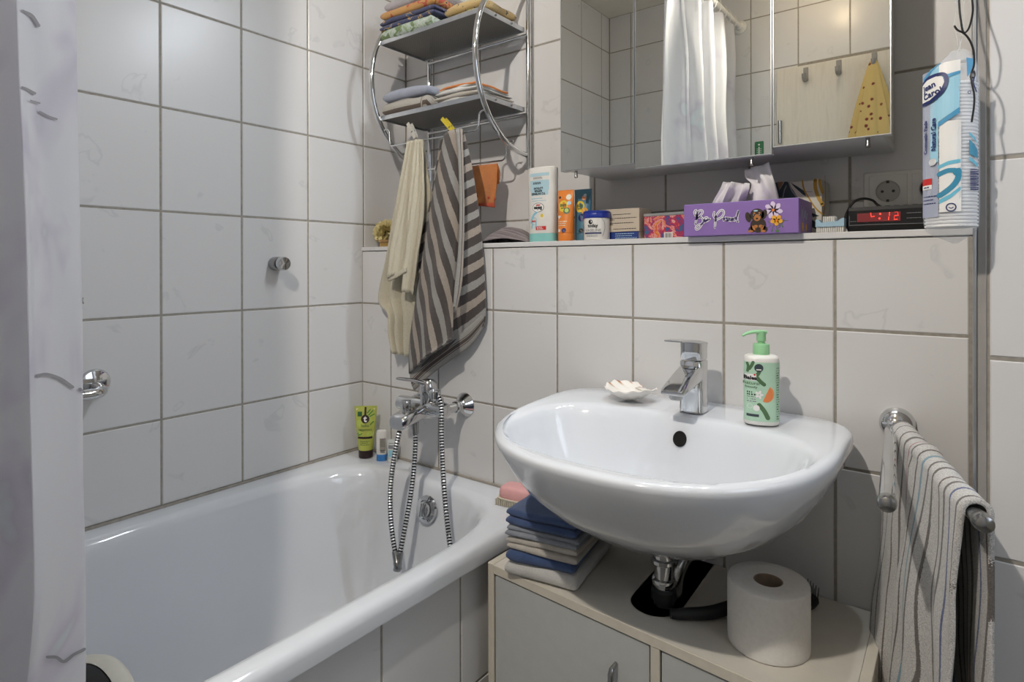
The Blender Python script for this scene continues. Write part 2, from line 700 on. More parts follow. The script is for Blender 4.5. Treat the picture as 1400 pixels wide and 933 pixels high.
# ------------------------------------------------------------------ washbasin
SX = 1.096
bs = thing('washbasin', 'large white ceramic washbasin hanging on the tiled ledge wall', 'washbasin', (SX, -.25, .64))
NB = 160


def reparam(ring, cy):
    """the same outline with its points spread evenly in angle about (SX, cy)"""
    P = sorted((math.atan2(p.y - cy, p.x - SX), p) for p in ring)
    out, k = [], 0
    ang = [t for t, p in P]
    for i in range(NB):
        t = -PI + 2 * PI * (i + .5) / NB
        while k < len(P) and ang[k] < t:
            k += 1
        a0, p0 = P[k - 1] if k > 0 else (P[-1][0] - 2 * PI, P[-1][1])
        a1, p1 = P[k] if k < len(P) else (P[0][0] + 2 * PI, P[0][1])
        out.append(p0.lerp(p1, (t - a0) / (a1 - a0) if a1 > a0 else 0))
    return out


def dshape(a, yf, z, e=2.35, yb=-.002, k=1.0):
    """plan of the basin: elliptic front, flatter back against the wall"""
    yc = -.175 if yf < -.3 else (yf + yb) / 2
    return sup(SX, yc, a, (yc - yf), z, 1600, e, b2=(yb - yc), e2=5.5)


def bowl(a, y0, y1, z, e=2.35, e2=3.2):
    yc = y0 + (y1 - y0) * .52
    return sup(SX, yc, a, yc - y0, z, 1600, e, b2=y1 - yc, e2=e2)


R = []
for a, yf, z, yb in ((.030, -.232, .640, -.170), (.070, -.265, .637, -.120), (.115, -.300, .645, -.07), (.165, -.348, .668, -.03),
                     (.214, -.400, .706, -.006), (.248, -.438, .746, -.002), (.272, -.466, .788, -.002), (.287, -.484, .822, -.002),
                     (.293, -.492, .842, -.002), (.294, -.494, .855, -.002), (.2915, -.4915, .8645, -.003), (.286, -.486, .869, -.004),
                     (.280, -.480, .8703, -.006)):
    R.append(reparam(dshape(a - .003, yf, .8703 - (.8703 - z) * .875, yb=yb), -.205 - .07 * min(1, len(R) / 6)))
for a, y0, y1, z in ((.262, -.462, -.134, .867), (.256, -.4555, -.1395, .8645), (.250, -.450, -.1445, .858), (.244, -.444, -.150, .846), (.233, -.432, -.159, .818),
                     (.212, -.412, -.172, .776), (.178, -.380, -.185, .735), (.132, -.338, -.197, .704), (.085, -.300, -.206, .688),
                     (.045, -.270, -.214, .681), (.022, -.252, -.224, .679)):
    R.append(reparam(bowl(a, y0, y1, z), max(-.275, min(-.24, (y0 + y1) / 2 + .02))))
ra, rb = R[12], R[13]
R[13:13] = [[p.lerp(q_, t) + Vector((0, 0, .0005 * (1 - t))) for p, q_ in zip(ra, rb)] for t in (.3, .6, .85)]
g = loft(R, True, True)
# the deck behind the bowl stays level, the front rim drops a little
V = []
for v in g[0]:
    v = Vector(v)
    if v.z > .84:
        t = max(0, min(1, (-v.y - .12) / .35))
        v.z -= .012 * t * ((v.z - .84) / .03)
    V.append(v)
mk('basin_body', (V, g[1]), M['ceramic'], bs, smooth=80)
hp = at(934, 597, 'Y', -.156)
mk('overflow_hole', lathe([(0, .0012), (.0095, .0012), (.0115, .0022), (.0125, .0005), (.0125, -.004)], 24,
                          frame_to((1.113, -.1582, .830), (0, -1, .42)), False, False, 1, 1.15), M['dark'], bs, label='dark oval overflow hole')
mk('drain_plug', lathe([(0, .688), (.022, .687), (.025, .683), (.025, .679)], 24, Matrix.Translation((SX, -.238, 0)), False, False), M['chrome'], bs)

# trap and waste pipe under the basin
tr = thing('drain_trap', 'chrome and black drain pipe dropping from the washbasin into the cabinet', 'drain pipe', (1.10, -.2, .54))
T = Matrix.Translation((1.100, -.200, 0))
mk('tailpipe', lathe([(.017, .560), (.017, .575), (.0205, .576), (.0215, .581), (.0205, .586), (.0165, .588), (.0165, .612), (.020, .613), (.0235, .616), (.0235, .622), (.019, .624),
                      (.019, .652), (.030, .668)], 28, T), M['chrome'], tr)
mk('lower_pipe', lathe([(.018, .40), (.018, .548), (.0225, .550), (.0225, .566), (.019, .570)], 24, T), M['rubber'], tr, label='black plastic lower pipe')
mk('waste_arm', tube(bent([(1.104, -.17, .40), (1.104, -.165, .60), (1.15, -.006, .640)], .05, 8), .0165, 16), M['chrome_dull'], tr)
mk('wall_rosette', lathe([(.034, 0), (.033, .006), (.02, .012), (.017, .014)], 24, frame_to((1.15, -.001, .640), (0, -1, 0))), M['chrome'], tr)

# ------------------------------------------------------------------ basin tap
tp = thing('basin_tap', 'chrome single-lever tap on the back of the washbasin', 'tap', (1.113, -.088, .8705))
fx, fy = 1.1145, -.090


def rsec(cx, cy, a, b, z, tilt=0, n=32, e=4.5):
    return [Vector((p.x, p.y, z + (p.y - cy) * tilt)) for p in sup(cx, cy, a, b, z, n, e)]


mk('tap_body', loft([rsec(fx, fy, .0235, .0245, .8695), rsec(fx, fy, .0230, .0240, .873), rsec(fx, fy, .0222, .0232, .905), rsec(fx, fy, .0222, .0232, .940),
                     rsec(fx, fy, .0225, .0235, .9655), rsec(fx, fy, .0205, .0215, .968)]), M['chrome'], tp, smooth=50)
sp = []
for y, zt, h, a in ((-.088, .9640, .040, .0215), (-.112, .9595, .034, .0220), (-.140, .9490, .026, .0225), (-.172, .9360, .018, .0228), (-.192, .928, .013, .0222), (-.198, .9245, .008, .020)):
    sp.append([Vector((fx + p.x, y, zt - h / 2 + p.y)) for p in sup(0, 0, a, h / 2, 0, 28, 5)])
mk('spout', loft(sp), M['chrome'], tp, smooth=50)
mk('aerator', lathe([(.0, 0), (.0105, 0), (.012, .002), (.012, .010)], 24, Matrix.Translation((fx, -.178, .9065)), False, True), M['chrome_dull'], tp)
mk('cartridge_cap', loft([rsec(fx, fy, .0210, .0215, .970), rsec(fx, fy, .0218, .0225, .9715), rsec(fx, fy, .0218, .0225, .990), rsec(fx, fy, .0222, .0230, 1.0005, -.12), rsec(fx, fy, .019, .0195, 1.003, -.12)]), M['chrome'], tp, smooth=50)
lv = []
for y, z, a, h in ((-.070, .9985, .0205, .004), (-.100, 1.0035, .0215, .0042), (-.130, 1.0085, .0205, .0032), (-.165, 1.012, .0195, .0025), (-.188, 1.0135, .0185, .0021), (-.193, 1.0135, .016, .0012)):
    lv.append([Vector((fx + p.x, y, z + p.y)) for p in sup(0, 0, a, h, 0, 24, 4)])
mk('lever', loft(lv), M['chrome'], tp, smooth=50)

# ------------------------------------------------------------------ cabinet under the basin
cb = thing('vanity_cabinet', 'low cream edged white cabinet under the washbasin with a pipe cut-out', 'cabinet', (1.08, -.15, 0))
BL, BR, FR, FL_ = Vector((.752, -.004, 0)), Vector((1.4225, -.004, 0)), Vector((1.4285, -.322, 0)), Vector((.7505, -.277, 0))


def cq(s, t):
    """s across from the left, t from the back (0) to the front (1)"""
    return BL.lerp(BR, s).lerp(FL_.lerp(FR, s), t)


def slab(s0, s1, t0, t1, z0, z1, bev=.001):
    bm = bmesh.new()
    vs = []
    for z in (z0, z1):
        for s, t in ((s0, t0), (s0, t1), (s1, t1), (s1, t0)):
            p = cq(s, t)
            vs.append(bm.verts.new((p.x, p.y, z)))
    for f in ((3, 2, 1, 0), (4, 5, 6, 7), (0, 1, 5, 4), (1, 2, 6, 5), (2, 3, 7, 6), (3, 0, 4, 7)):
        bm.faces.new([vs[i] for i in f])
    if bev:
        bmesh.ops.bevel(bm, geom=bm.edges[:], offset=bev, segments=1, affect='EDGES')
    return bmgeo(bm)


# top with the slot cut out for the pipe: outline of a slot from the hole to the back edge
hx, hy, hr = 1.088, -.205, .046
slot = [(hx + hr * math.cos(a), hy + hr * math.sin(a)) for a in [PI + PI * i / 14 for i in range(15)]]
dxs, dys = -.012, .190          # slot direction towards the wall
outer = [cq(0.0242, 1), cq(.9758, 1), cq(.9758, 0), cq(.0242, 0)]
bl = [(slot[0][0] + dxs * .9, -.0045), slot[0]] + slot[1:] + [(slot[-1][0] + dxs * .9, -.0045)]
pts = [outer[3], outer[0], outer[1], outer[2]] + [Vector((x, y, 0)) for x, y in bl[::-1]]
bm = bmesh.new()
top = [bm.verts.new((p.x, p.y, .5395)) for p in pts]
bot = [bm.verts.new((p.x, p.y, .5225)) for p in pts]
n = len(pts)
f1 = bm.faces.new(top)
f2 = bm.faces.new(bot[::-1])
for i in range(n):
    bm.faces.new((top[i], bot[i], bot[(i + 1) % n], top[(i + 1) % n]))
bmesh.ops.triangulate(bm, faces=[f1, f2])
bmesh.ops.recalc_face_normals(bm, faces=bm.faces[:])
mk('cabinet_top', bmgeo(bm), M['chip'], cb, smooth=False)
mk('side_panel', slab(0, .0236, 0, 1, .0, .5405), M['chip_edge'], cb, smooth=False)
mk('side_panel', slab(.9764, 1, 0, 1, .0, .5405), M['chip_edge'], cb, smooth=False)
mk('front_edge', slab(.0242, .9758, .99, 1.004, .5225, .5398, .0006), M['chip_edge'], cb, smooth=False, label='cream front edge strip')
mk('divider', slab(.545, .570, .10, 1.0, .05, .5215), M['chip_edge'], cb, smooth=False)
mk('back_panel', slab(.024, .976, .0, .02, .05, .5215), M['chip'], cb, smooth=False)
mk('bottom_panel', slab(.024, .976, .02, .98, .04, .056), M['chip'], cb, smooth=False)
for s0, s1, hs in ((.028, .541, .447), (.574, .972, .66)):
    d = mk('door', slab(s0, s1, .945, .992,   .06, .519, .0008), M['front'], cb, smooth=False)
    p = cq(hs, 1.0)
    mk('handle', tube([(p.x, p.y + .004, .462), (p.x, p.y - .014, .460), (p.x, p.y - .017, .452), (p.x, p.y - .020, .41), (p.x, p.y - .017, .372), (p.x, p.y - .012, .365), (p.x, p.y + .004, .364)],
                      [.0035, .0045, .0055, .0038, .0050, .0045, .0035], 12), M['chrome_dull'], d)


# ------------------------------------------------------------------ cloth helpers
def folded(name, w, d, t, n, m, parent=None, wob=.004, seed=0, droop=0.0, attr=None, inner=None, nw=22):
    """a folded towel: a strip zigzagging n layers deep, front folds at -d/2, wrapped round its front; w wide, n*t high.
    local frame: x width, y depth, z up from 0"""
    prof = []                      # outline of the rounded stack, seen from the side
    H = n * t
    k = 10
    rings = []
    # spiral: outer skin goes bottom -> round the front -> top
    lay_ = []
    for i in range(n):
        z0 = t * i
        back = -d / 2 + d
        y1 = d / 2 - .006 * (i % 2)
        front = -d / 2 + (.003 if i % 2 else 0)
        ring = []
        r = t * .5
        for q in range(7):
            a = -PI / 2 - PI * q / 6
            ca, sa = math.cos(a), math.sin(a)
            ring.append((front + r + r * math.copysign(abs(ca) ** .75, ca) * 1.1, z0 + r + r * math.copysign(abs(sa) ** .75, sa) * .97))
        for q in range(1, 8):
            ring.append((front + r + (y1 - front - r) * q / 8, z0 + t * .985))
        for q in range(5):
            a = PI / 2 - PI * q / 4
            ring.append((y1 - r * .3 + r * math.cos(a) * .8, z0 + r + r * math.sin(a) * .97))
        for q in range(1, 8):
            ring.append((y1 - (y1 - front - r) * q / 8, z0 + t * .015))
        lay_.append(ring)
    gs, at_ = [], []
    for li, ring in enumerate(lay_):
        rr = []
        for j in range(nw + 1):
            u = j / nw
            e = min(u, 1 - u) * w
            pin = 1 - .45 * max(0, 1 - e / .008) ** 2       # rounded ends
            x = (u - .5) * w
            row = []
            for (y, z) in ring:
                zc = t * (li + .5)
                zz = zc + (z - zc) * pin
                q = Vector((x * 9 + seed * 3.1, y * 9, zc * 30 + seed))
                dz = wob * noise.noise(q) + wob * .5 * noise.noise(q * 2.7)
                dy = wob * 1.2 * noise.noise(q + Vector((7, 3, 1)))
                dx = wob * noise.noise(Vector((seed, y * 14, li * 3)))
                s = (zz / H)
                row.append(Vector((x + dx, y + dy, max(zz, .0) + dz * (.25 + .75 * s) - droop * (2 * abs(u - .5)) ** 2 * s)))
            rr.append(row)
        gs.append(loft(rr, True, True))
    g = join(*gs)
    low = min(v.z for v in g[0])
    g = ([v - Vector((0, 0, low)) for v in g[0]], g[1])
    A = [attr(v) for v in g[0]] if attr else None
    return g, A


def put(name, g, A, m, label, cat, loc, rz=0, group=None, rx=0, ry=0):
    o = mk(name, g, m, attr=A, smooth=75)
    o.location = loc
    o.rotation_euler = (rx, ry, rz)
    return tag(o, label, cat, group)


def drape(L, Rr, nu, nv, yfun, attr=None, pre=None):
    """sheet between two polylines of room points"""
    A, B = resample(L, nv), resample(Rr, nv)
    V, At = [], []
    for j in range(nv + 1):
        for i in range(nu + 1):
            u, v = i / nu, j / nv
            p = A[j].lerp(B[j], u)
            d = yfun(u, v)
            p = p + Vector((d[0], d[1], d[2])) if isinstance(d, tuple) else p + Vector((0, d, 0))
            V.append(p)
            At.append(attr(p, u, v) if attr else 0)
    Fc = [(j * (nu + 1) + i, (j + 1) * (nu + 1) + i, (j + 1) * (nu + 1) + i + 1, j * (nu + 1) + i + 1) for j in range(nv) for i in range(nu)]
    return (V, Fc), At


M['t_cream'] = terry('cream_towelling', [(0, 'e4dcc4')], var=.22)
M['t_blue'] = terry('blue_towelling', [(.3, '3c5a92'), (.7, '4a6aa3')], var=.35)
M['t_greyblue'] = terry('grey_blue_towelling', [(.3, '9fa6b3'), (.7, 'acb2bd')], var=.2)
M['t_beige'] = terry('off_white_towelling', [(.3, 'cfc8be'), (.7, 'dad3c9')], var=.15)
M['t_white'] = terry('white_towelling', [(.3, 'dedcd8'), (.7, 'e8e6e2')], var=.15)
M['t_lightblue'] = terry('pale_blue_towelling', [(.3, 'a9b0c4'), (.7, 'b7bdcf')], var=.22)
M['t_lilac'] = terry('pale_lilac_towelling', [(.3, 'b9b2b8'), (.7, 'c8c2c6')], var=.22)
M['t_orange'] = terry('orange_towelling', [(.3, 'e8883f'), (.7, 'f0964c')], var=.25)
M['t_orange_edge'] = terry('deep_orange_edging', [(0, 'f08c30')], var=.2)
M['t_red'] = terry('red_orange_edging', [(0, 'dd5420')], var=.2)
M['t_mauve'] = terry('mauve_knit', [(0, '8d7f80'), (.45, 'a39595'), (.75, '7d6f70')], src='s', var=.3)
M['t_stripe'] = terry('striped_towelling', [(0, '4b413d'), (.27, 'b5a89b'), (.51, '4b413d'), (.77, 'a8a5a0')], src='s', var=.25)
M['t_brownstripe'] = terry('brown_striped_towelling', [(0, 'c6c0b6'), (.13, '5f4d3e'), (.44, 'c6c0b6'), (.86, 'a08f7d'), (.93, 'c6c0b6')], src='s', var=.25)
M['t_navy'] = terry('navy_print', [(0, '2c3566'), (.56, '333c72'), (.60, 'd0a23c'), (.655, '3b6aa0'), (.70, '2c3566')], interp='CONSTANT', scale=38, var=.2)
M['t_jungle'] = terry('jungle_print', [(0, '4f6a3a'), (.40, '6f8a4e'), (.47, 'b7c9b4'), (.56, 'd3ddd6'), (.66, '9db88a')], interp='LINEAR', scale=45, var=.2)
M['t_sunset'] = terry('orange_print', [(0, 'd8a056'), (.50, 'd99c4d'), (.56, 'cf4a2c'), (.62, 'd8a056'), (.68, '2f2b2c')], interp='CONSTANT', scale=22, var=.2)
M['t_leopard'] = terry('yellow_black_print', [(0, 'd9b878'), (.55, 'dcbc7d'), (.62, '3a332c'), (.70, 'd7b375')], interp='CONSTANT', scale=60, var=.2)
M['t_multi'] = terry('multicolour_print', [(0, '2b2f55'), (.40, 'd5c76a'), (.5, '6f9a52'), (.57, 'b53c34'), (.63, '3b54a0'), (.7, 'd9d2b0')], interp='CONSTANT', scale=60, var=.2)

# ------------------------------------------------------------------ the chrome rack
rk = thing('towel_rack', 'chrome wall rack with two shelves and bowed side tubes in the corner', 'rack', (.33, .17, 1.46))
XL, XR, YB = .118, .527, .172
for x, xo in ((XL + .013, 0), (XR + .004, 0)):
    mk('post', tube([(x, YB, 1.425), (x, YB, 2.02)], .0075, 14), M['chrome'], rk)
for x in (XL, XR):
    pts = []
    for i in range(33):
        a = -PI / 2 + PI * i / 32
        pts.append((x, YB + .008 - .236 * math.cos(a) ** .92, 1.7105 + .243 * math.sin(a)))
    mk('side_bow', tube(pts, .0075, 14), M['chrome'], rk)
m, nt, b = base('perforated_steel', '8d8a85', .38, 1.0)
v = coords(nt)
vo = node(nt, 'ShaderNodeTexVoronoi')
vo.inputs['Scale'].default_value = 210
vo.inputs['Randomness'].default_value = 0
nt.links.new(v, vo.inputs['Vector'])
nt.links.new(ramp(nt, vo.outputs['Distance'], [(.30, '3c3a37'), (.38, '8d8a85')]), b.inputs['Base Color'])
bump(nt, b, vo.outputs['Distance'], .5, .001)
M['perf'] = m
ZS = (1.5985, 1.826)
for zs in ZS:
    f = mk('shelf', box(XL + .006, XR - .004, -.022, .158, zs - .003, zs - .0018), M['perf'], rk, smooth=False)
    mk('shelf_rim', join(box(XL + .004, XR - .002, -.0245, -.0225, zs - .008, zs + .005, .0006, 1), box(XL + .004, XL + .006, -.0225, .16, zs - .008, zs + .005),
                         box(XR - .004, XR - .002, -.0225, .16, zs - .008, zs + .005), box(XL + .004, XR - .002, .158, .16, zs - .008, zs + .005)), M['alu'], f, smooth=False)
    for x in (XL + .0025, XR - .0005):
        for y in (.03, .10):
            mk('screw', lathe([(0, .003), (.002, .0026), (.0032, .0012), (.0032, -.004)], 10, frame_to((x, y, zs - .0015), (1 if x > .3 else -1, 0, 0)), False, False), M['chrome_dull'], f)
    mk('crossbar', tube([(XL + .013, YB - .002, zs - .014), (XR + .004, YB - .002, zs - .014)], .006, 12), M['chrome'], rk)
# wire towel rails
fr = [(XL, -.012, 1.556), (.128, -.012, 1.566), (.146, -.012, 1.562), (.150, -.012, 1.513), (.160, -.012, 1.5115), (.492, -.012, 1.512), (.500, -.012, 1.520), (.503, -.012, 1.556), (.512, -.012, 1.562), (XR, -.012, 1.562)]
mk('towel_rail', tube(bent(fr, .008, 4), .0026, 10), M['chrome'], rk)
br = [(XL, .105, 1.497), (.150, .105, 1.499), (.155, .105, 1.452), (.49, .105, 1.448), (.500, .105, 1.456), (.505, .105, 1.498), (XR, .105, 1.498)]
mk('towel_rail', tube(bent(br, .008, 4), .0026, 10), M['chrome'], rk)

# towels on the lower shelf
z0 = ZS[0] + .0015
z0 = ZS[0] - .0015
sf = lambda v: v.z / .050 + .16 if v.y < -.05 else v.x * 7
g, A = folded('t', .192, .152, .046, 1, None, seed=3, wob=.005, droop=.003, attr=lambda v: max(.01, min(.98, v.z / .046)) if v.x < .070 else v.y * 16 + v.z * 26)
put('folded_towel', g, A, M['t_brownstripe'], 'folded brown and grey striped towel on the lower rack shelf, under the pale blue one', 'towel', (.222, .054, z0), .0, 'towels on the rack shelves')
g, A = folded('t', .186, .150, .034, 1, None, seed=5, wob=.006, droop=.006)
put('folded_towel', g, A, M['t_lightblue'], 'pale blue folded towel lying on top of the brown striped towel', 'towel', (.220, .056, z0 + .0465), .0, 'towels on the rack shelves')
for k, (mm, zz, tt, lab) in enumerate(((M['t_white'], 0, .014, 'white folded washcloth, lowest of the small pile at the right of the lower rack shelf'),
                                       (M['t_beige'], .0145, .012, 'cream folded washcloth, second from the bottom of the pile on the lower rack shelf'),
                                       (M['t_white'], .027, .011, 'white folded washcloth just under the orange-edged one on the lower rack shelf'))):
    g, A = folded('t', .176 - .012 * k, .15, tt, 1, None, seed=8 + k, wob=.0045, droop=.006)
    put('folded_washcloth', g, A, mm, lab, 'washcloth', (.424 + .002 * k, .060 - .003 * k, z0 + zz), .03 - .02 * k, 'washcloths on the lower shelf')
g, A = folded('t', .140, .14, .009, 1, None, seed=12, wob=.004, droop=.006)
t = put('folded_washcloth', g, A, M['t_white'], 'white washcloth with an orange edge, topmost of the pile on the lower rack shelf', 'washcloth', (.424, .058, z0 + .0385), 0, 'washcloths on the lower shelf')
e = mk('orange_edging', tube([(x, -.070 + .003 * math.sin(x * 60), .0085 - .004 * (x / .07) ** 2 + .0008 * math.sin(x * 90)) for x in [-.068 + .136 * i / 24 for i in range(25)]]
                             + [(.069, -.066 + .13 * i / 10, .0055 - .001 * math.sin(i)) for i in range(11)], .0032, 8), M['t_orange_edge'], None, label='orange edging')
e.parent = t

# towels on the upper shelf
z1 = ZS[1] - .0015
for k, (mm, zz, w_, dy, tt, n_, lab) in enumerate((
        (M['t_jungle'], 0, .222, -.014, .034, 1, 'green and white leaf-print towel, lowest on the upper rack shelf'),
        (M['t_navy'], .035, .232, -.006, .016, 2, 'navy blue towel with yellow motifs in the pile on the upper rack shelf'),
        (M['t_sunset'], .068, .222, .0, .026, 1, 'orange and red printed towel lying on the navy one on the upper rack shelf'),
        (M['t_lilac'], .095, .20, .006, .034, 1, 'pale lilac grey towel on top of the pile on the upper rack shelf'))):
    g, A = folded('t', w_, .15, tt, n_, None, seed=20 + k, wob=.006, droop=.004)
    put('folded_towel', g, A, mm, lab, 'towel', (.235 - .003 * k, .058 + dy, z1 + zz), .02 * (k % 3 - 1), 'towels on the rack shelves')
for k, (mm, zz, tt, lab) in enumerate(((M['t_multi'], 0, .022, 'multicoloured printed cloth folded at the right of the upper rack shelf, under the yellow one'),
                                       (M['t_leopard'], .023, .03, 'yellow cloth with black spots folded at the right end of the upper rack shelf'))):
    g, A = folded('t', .145 - .01 * k, .145, tt, 1, None, seed=30 + k, wob=.007, droop=.006)
    put('folded_cloth', g, A, mm, lab, 'cloth', (.436, .070, z1 + zz), .05 - .08 * k, 'cloths on the upper shelf')

# ------------------------------------------------------------------ towels hanging from the rail
ZR = lambda px, py, y: at(px, py, 'Y', y)
q = lambda x, y: (480 + x / 2.4555, 160 + y / 2.4555)        # pixel of the close-up the towels were measured on


def pl(pts, y0, y1=None):
    n = len(pts)
    return [at(*q(*p), 'Y', y0 + ((y1 if y1 is not None else y0) - y0) * i / (n - 1)) for i, p in enumerate(pts)]


st = thing('striped_towel', 'brown, beige and grey diagonally striped towel hanging from the yellow peg', 'towel', tuple(at(*q(330, 480), 'Y', -.03)), 'towels hanging from the rack rail')
FP = .0785


def sL(p, u, v):
    b_ = .62 - .12 * v
    return (p.x * math.cos(b_) + p.z * math.sin(b_) * .62 + .015 * v * u) / FP


def sR(p, u, v):
    return (-p.x * .62 + p.z * .84) / FP


g, A = drape(pl([(315, 58), (296, 150), (272, 280), (246, 440), (222, 590), (203, 720), (198, 800), (199, 862)], -.030, -.070),
             pl([(352, 40), (360, 120), (364, 230), (360, 380), (350, 520), (344, 655), (342, 742), (338, 744)], -.034, -.095), 22, 60,
             lambda u, v: -.014 * math.sin(u * PI) * (.3 + v) + .004 * math.sin(u * 13 + v * 4) * v, sL)
mk('front_fold', g, M['t_stripe'], st, attr=A, solid=.005, smooth=80)
g, A = drape(pl([(350, 44), (357, 150), (357, 300), (352, 480), (346, 640), (300, 760), (212, 862)], -.026, -.064),
             pl([(378, 46), (402, 150), (422, 280), (438, 420), (449, 560), (454, 665), (449, 702)], -.020, -.012), 20, 60,
             lambda u, v: .008 * math.sin(u * 7 + v * 3) * v - .006 * math.sin(u * PI), sR)
mk('side_fold', g, M['t_stripe'], st, attr=A, solid=.005, smooth=80)
# hem band along the lowest edge
g, A = drape(pl([(199, 858), (250, 810), (300, 770), (345, 738), (400, 702), (452, 655)], -.070, -.014),
             pl([(213, 920), (262, 872), (310, 835), (352, 804), (405, 765), (450, 700)], -.066, -.012), 8, 30,
             lambda u, v: -.004 * math.sin(u * PI), lambda p, u, v: .80 + .19 * u if u < .45 else (.1 if u < .72 else .9))
mk('hem', g, M['t_stripe'], st, attr=A, solid=.006, smooth=80)
g, A = drape(pl([(352, 44), (362, 160), (366, 300), (362, 440), (350, 560), (345, 650)], -.040, -.098),
             pl([(374, 40), (377, 160), (380, 300), (378, 430), (372, 560), (350, 660)], -.036, -.088), 6, 40,
             lambda u, v: -.004 * math.sin(u * PI), lambda p, u, v: .84 if u < .75 else .3)
mk('selvedge_fold', g, M['t_stripe'], st, attr=A, solid=.004, smooth=80, label='plain grey selvedge turned outwards')
g, A = drape(pl([(300, 75), (262, 300), (222, 450), (213, 490), (240, 520)], -.012, -.03), pl([(330, 60), (330, 300), (320, 450), (310, 600), (300, 800)], -.012, -.03), 8, 24,
             lambda u, v: .006 * math.sin(u * 5), lambda p, u, v: (p.x * .5 - p.z * .8) / FP)
mk('back_fold', g, M['t_stripe'], st, attr=A, solid=.005, smooth=80)

ct = thing('cream_towel', 'cream towel hanging in pleats from the pale grey peg on the rack', 'towel', tuple(at(*q(185, 480), 'Y', -.02)), 'towels hanging from the rack rail')
pleat = lambda k, a: (lambda u, v: -a * (.25 + v) * math.sin(u * k + .6) + .003 * math.sin(u * 23 + v * 9))
g, A = drape(pl([(190, 85), (168, 200), (146, 340), (125, 480), (98, 612), (130, 660), (134, 725), (152, 792)], -.012, -.03),
             pl([(242, 78), (252, 160), (262, 260), (244, 380), (226, 500), (212, 600), (205, 700), (200, 805)], -.012, -.03), 40, 56, pleat(17, .012))
mk('back_layer', g, M['t_cream'], ct, solid=.005, smooth=80)
g, A = drape(pl([(188, 84), (170, 200), (152, 330), (137, 430), (128, 542)], -.034, -.062), pl([(222, 76), (215, 200), (205, 320), (194, 420), (186, 512)], -.036, -.058), 16, 44, pleat(5, .008))
mk('front_layer', g, M['t_cream'], ct, solid=.005, smooth=80)
g, A = drape(pl([(128, 536), (158, 522), (186, 506)], -.0625, -.059), pl([(130, 552), (160, 538), (187, 520)], -.0625, -.059), 4, 16, lambda u, v: -.003)
mk('hem', g, M['t_cream'], ct, solid=.007, smooth=80)
g, A = drape(pl([(215, 76), (205, 200), (195, 330), (185, 460), (178, 585)], -.036, -.054), pl([(240, 76), (246, 200), (242, 330), (226, 460), (210, 598)], -.030, -.050), 14, 44, pleat(6, .007))
mk('side_layer', g, M['t_cream'], ct, solid=.005, smooth=80)

# pegs
for nm, lab, px0, px1, colr in (('clothes_peg', 'yellow clothes peg clipping the striped towel to the rail', (492, 632), (556, 712), 'd8c43a'),
                               ('clothes_peg', 'pale grey clothes peg clipping the cream towel to the rail', (310, 658), (345, 735), 'c9c5bc')):
    c2 = lambda x, y: at(480 + x / 3.886, y / 3.886, 'Y', -.022)
    a_, b_ = c2(*px0), c2(*px1)
    t = thing(nm, lab, 'clothes peg', tuple((a_ + b_) / 2), 'clothes pegs on the rail')
    mt = plain('peg_plastic', colr, .45)
    ax = (b_ - a_).normalized()
    sd = Vector((0, 1, 0))
    up = ax.cross(sd)
    for s in (-1, 1):
        rings = []
        for f_, th, wd, off in ((0, .003, .005, .007), (.25, .0045, .0055, .006), (.55, .005, .006, .003), (.8, .004, .006, .0035), (1, .0022, .005, .0022)):
            c = a_.lerp(b_, f_) + sd * s * off
            rings.append([c + up * wd * x + sd * th * .5 * y for x, y in ((-1, -1), (1, -1), (1, 1), (-1, 1))])
        mk('jaw', loft(rings), mt, t, smooth=20)
    mid = a_.lerp(b_, .58)
    mk('spring', tube([mid + up * (.0064 * math.cos(i * .9)) * 1 + sd * (.0064 * math.sin(i * .9)) + ax * (i - 9) * .0004 for i in range(19)], .0009, 6), M['chrome_dull'], t)

# orange washcloth on the rear rail
oc_ = thing('orange_washcloth', 'small orange washcloth hanging over the rear rail of the rack', 'washcloth', tuple(at(665, 255, 'Y', .105)))
c5 = lambda x, y, Y: at(640 + x / 7.177, 210 + y / 7.177, 'Y', Y)
g, A = drape([c5(20, 132, .100), c5(40, 300, .096), c5(60, 500, .094)], [c5(285, 100, .100), c5(278, 300, .094), c5(258, 490, .092)], 20, 24, lambda u, v: -.004 * math.sin(u * 9) * v - .003 * math.sin(u * 4))
mk('front_half', g, M['t_orange'], oc_, solid=.004, smooth=80)
g, A = drape([c5(20, 132, .100), c5(150, 118, .100), c5(285, 100, .100)], [c5(40, 160, .112), c5(170, 140, .112), c5(312, 190, .112)], 5, 14, lambda u, v: (0, 0, .003 * math.sin(u * PI)))
mk('top_fold', g, M['t_orange'], oc_, solid=.004, smooth=80)
g, A = drape([c5(280, 104, .108), c5(312, 200, .112), c5(300, 300, .114)], [c5(200, 118, .118), c5(200, 200, .118), c5(200, 300, .118)], 6, 12, lambda u, v: 0)
mk('back_half', g, M['t_orange'], oc_, solid=.004, smooth=80)
g, A = drape([c5(58, 478, .0915), c5(160, 488, .089), c5(258, 480, .0895)], [c5(62, 508, .0915), c5(160, 520, .089), c5(258, 532, .0895)], 3, 14, lambda u, v: 0)
mk('edging', g, M['t_red'], oc_, solid=.005, smooth=80, label='red-orange edging along the bottom')
for x, y in ((90, 418), (200, 432), (262, 442)):
    p = c5(x, y, .0875)
    mk('dot', lathe([(0, .002), (.0035, .0012), (.004, 0)], 12, frame_to(p, (0, -1, 0)), False, False), M['t_red'], oc_)


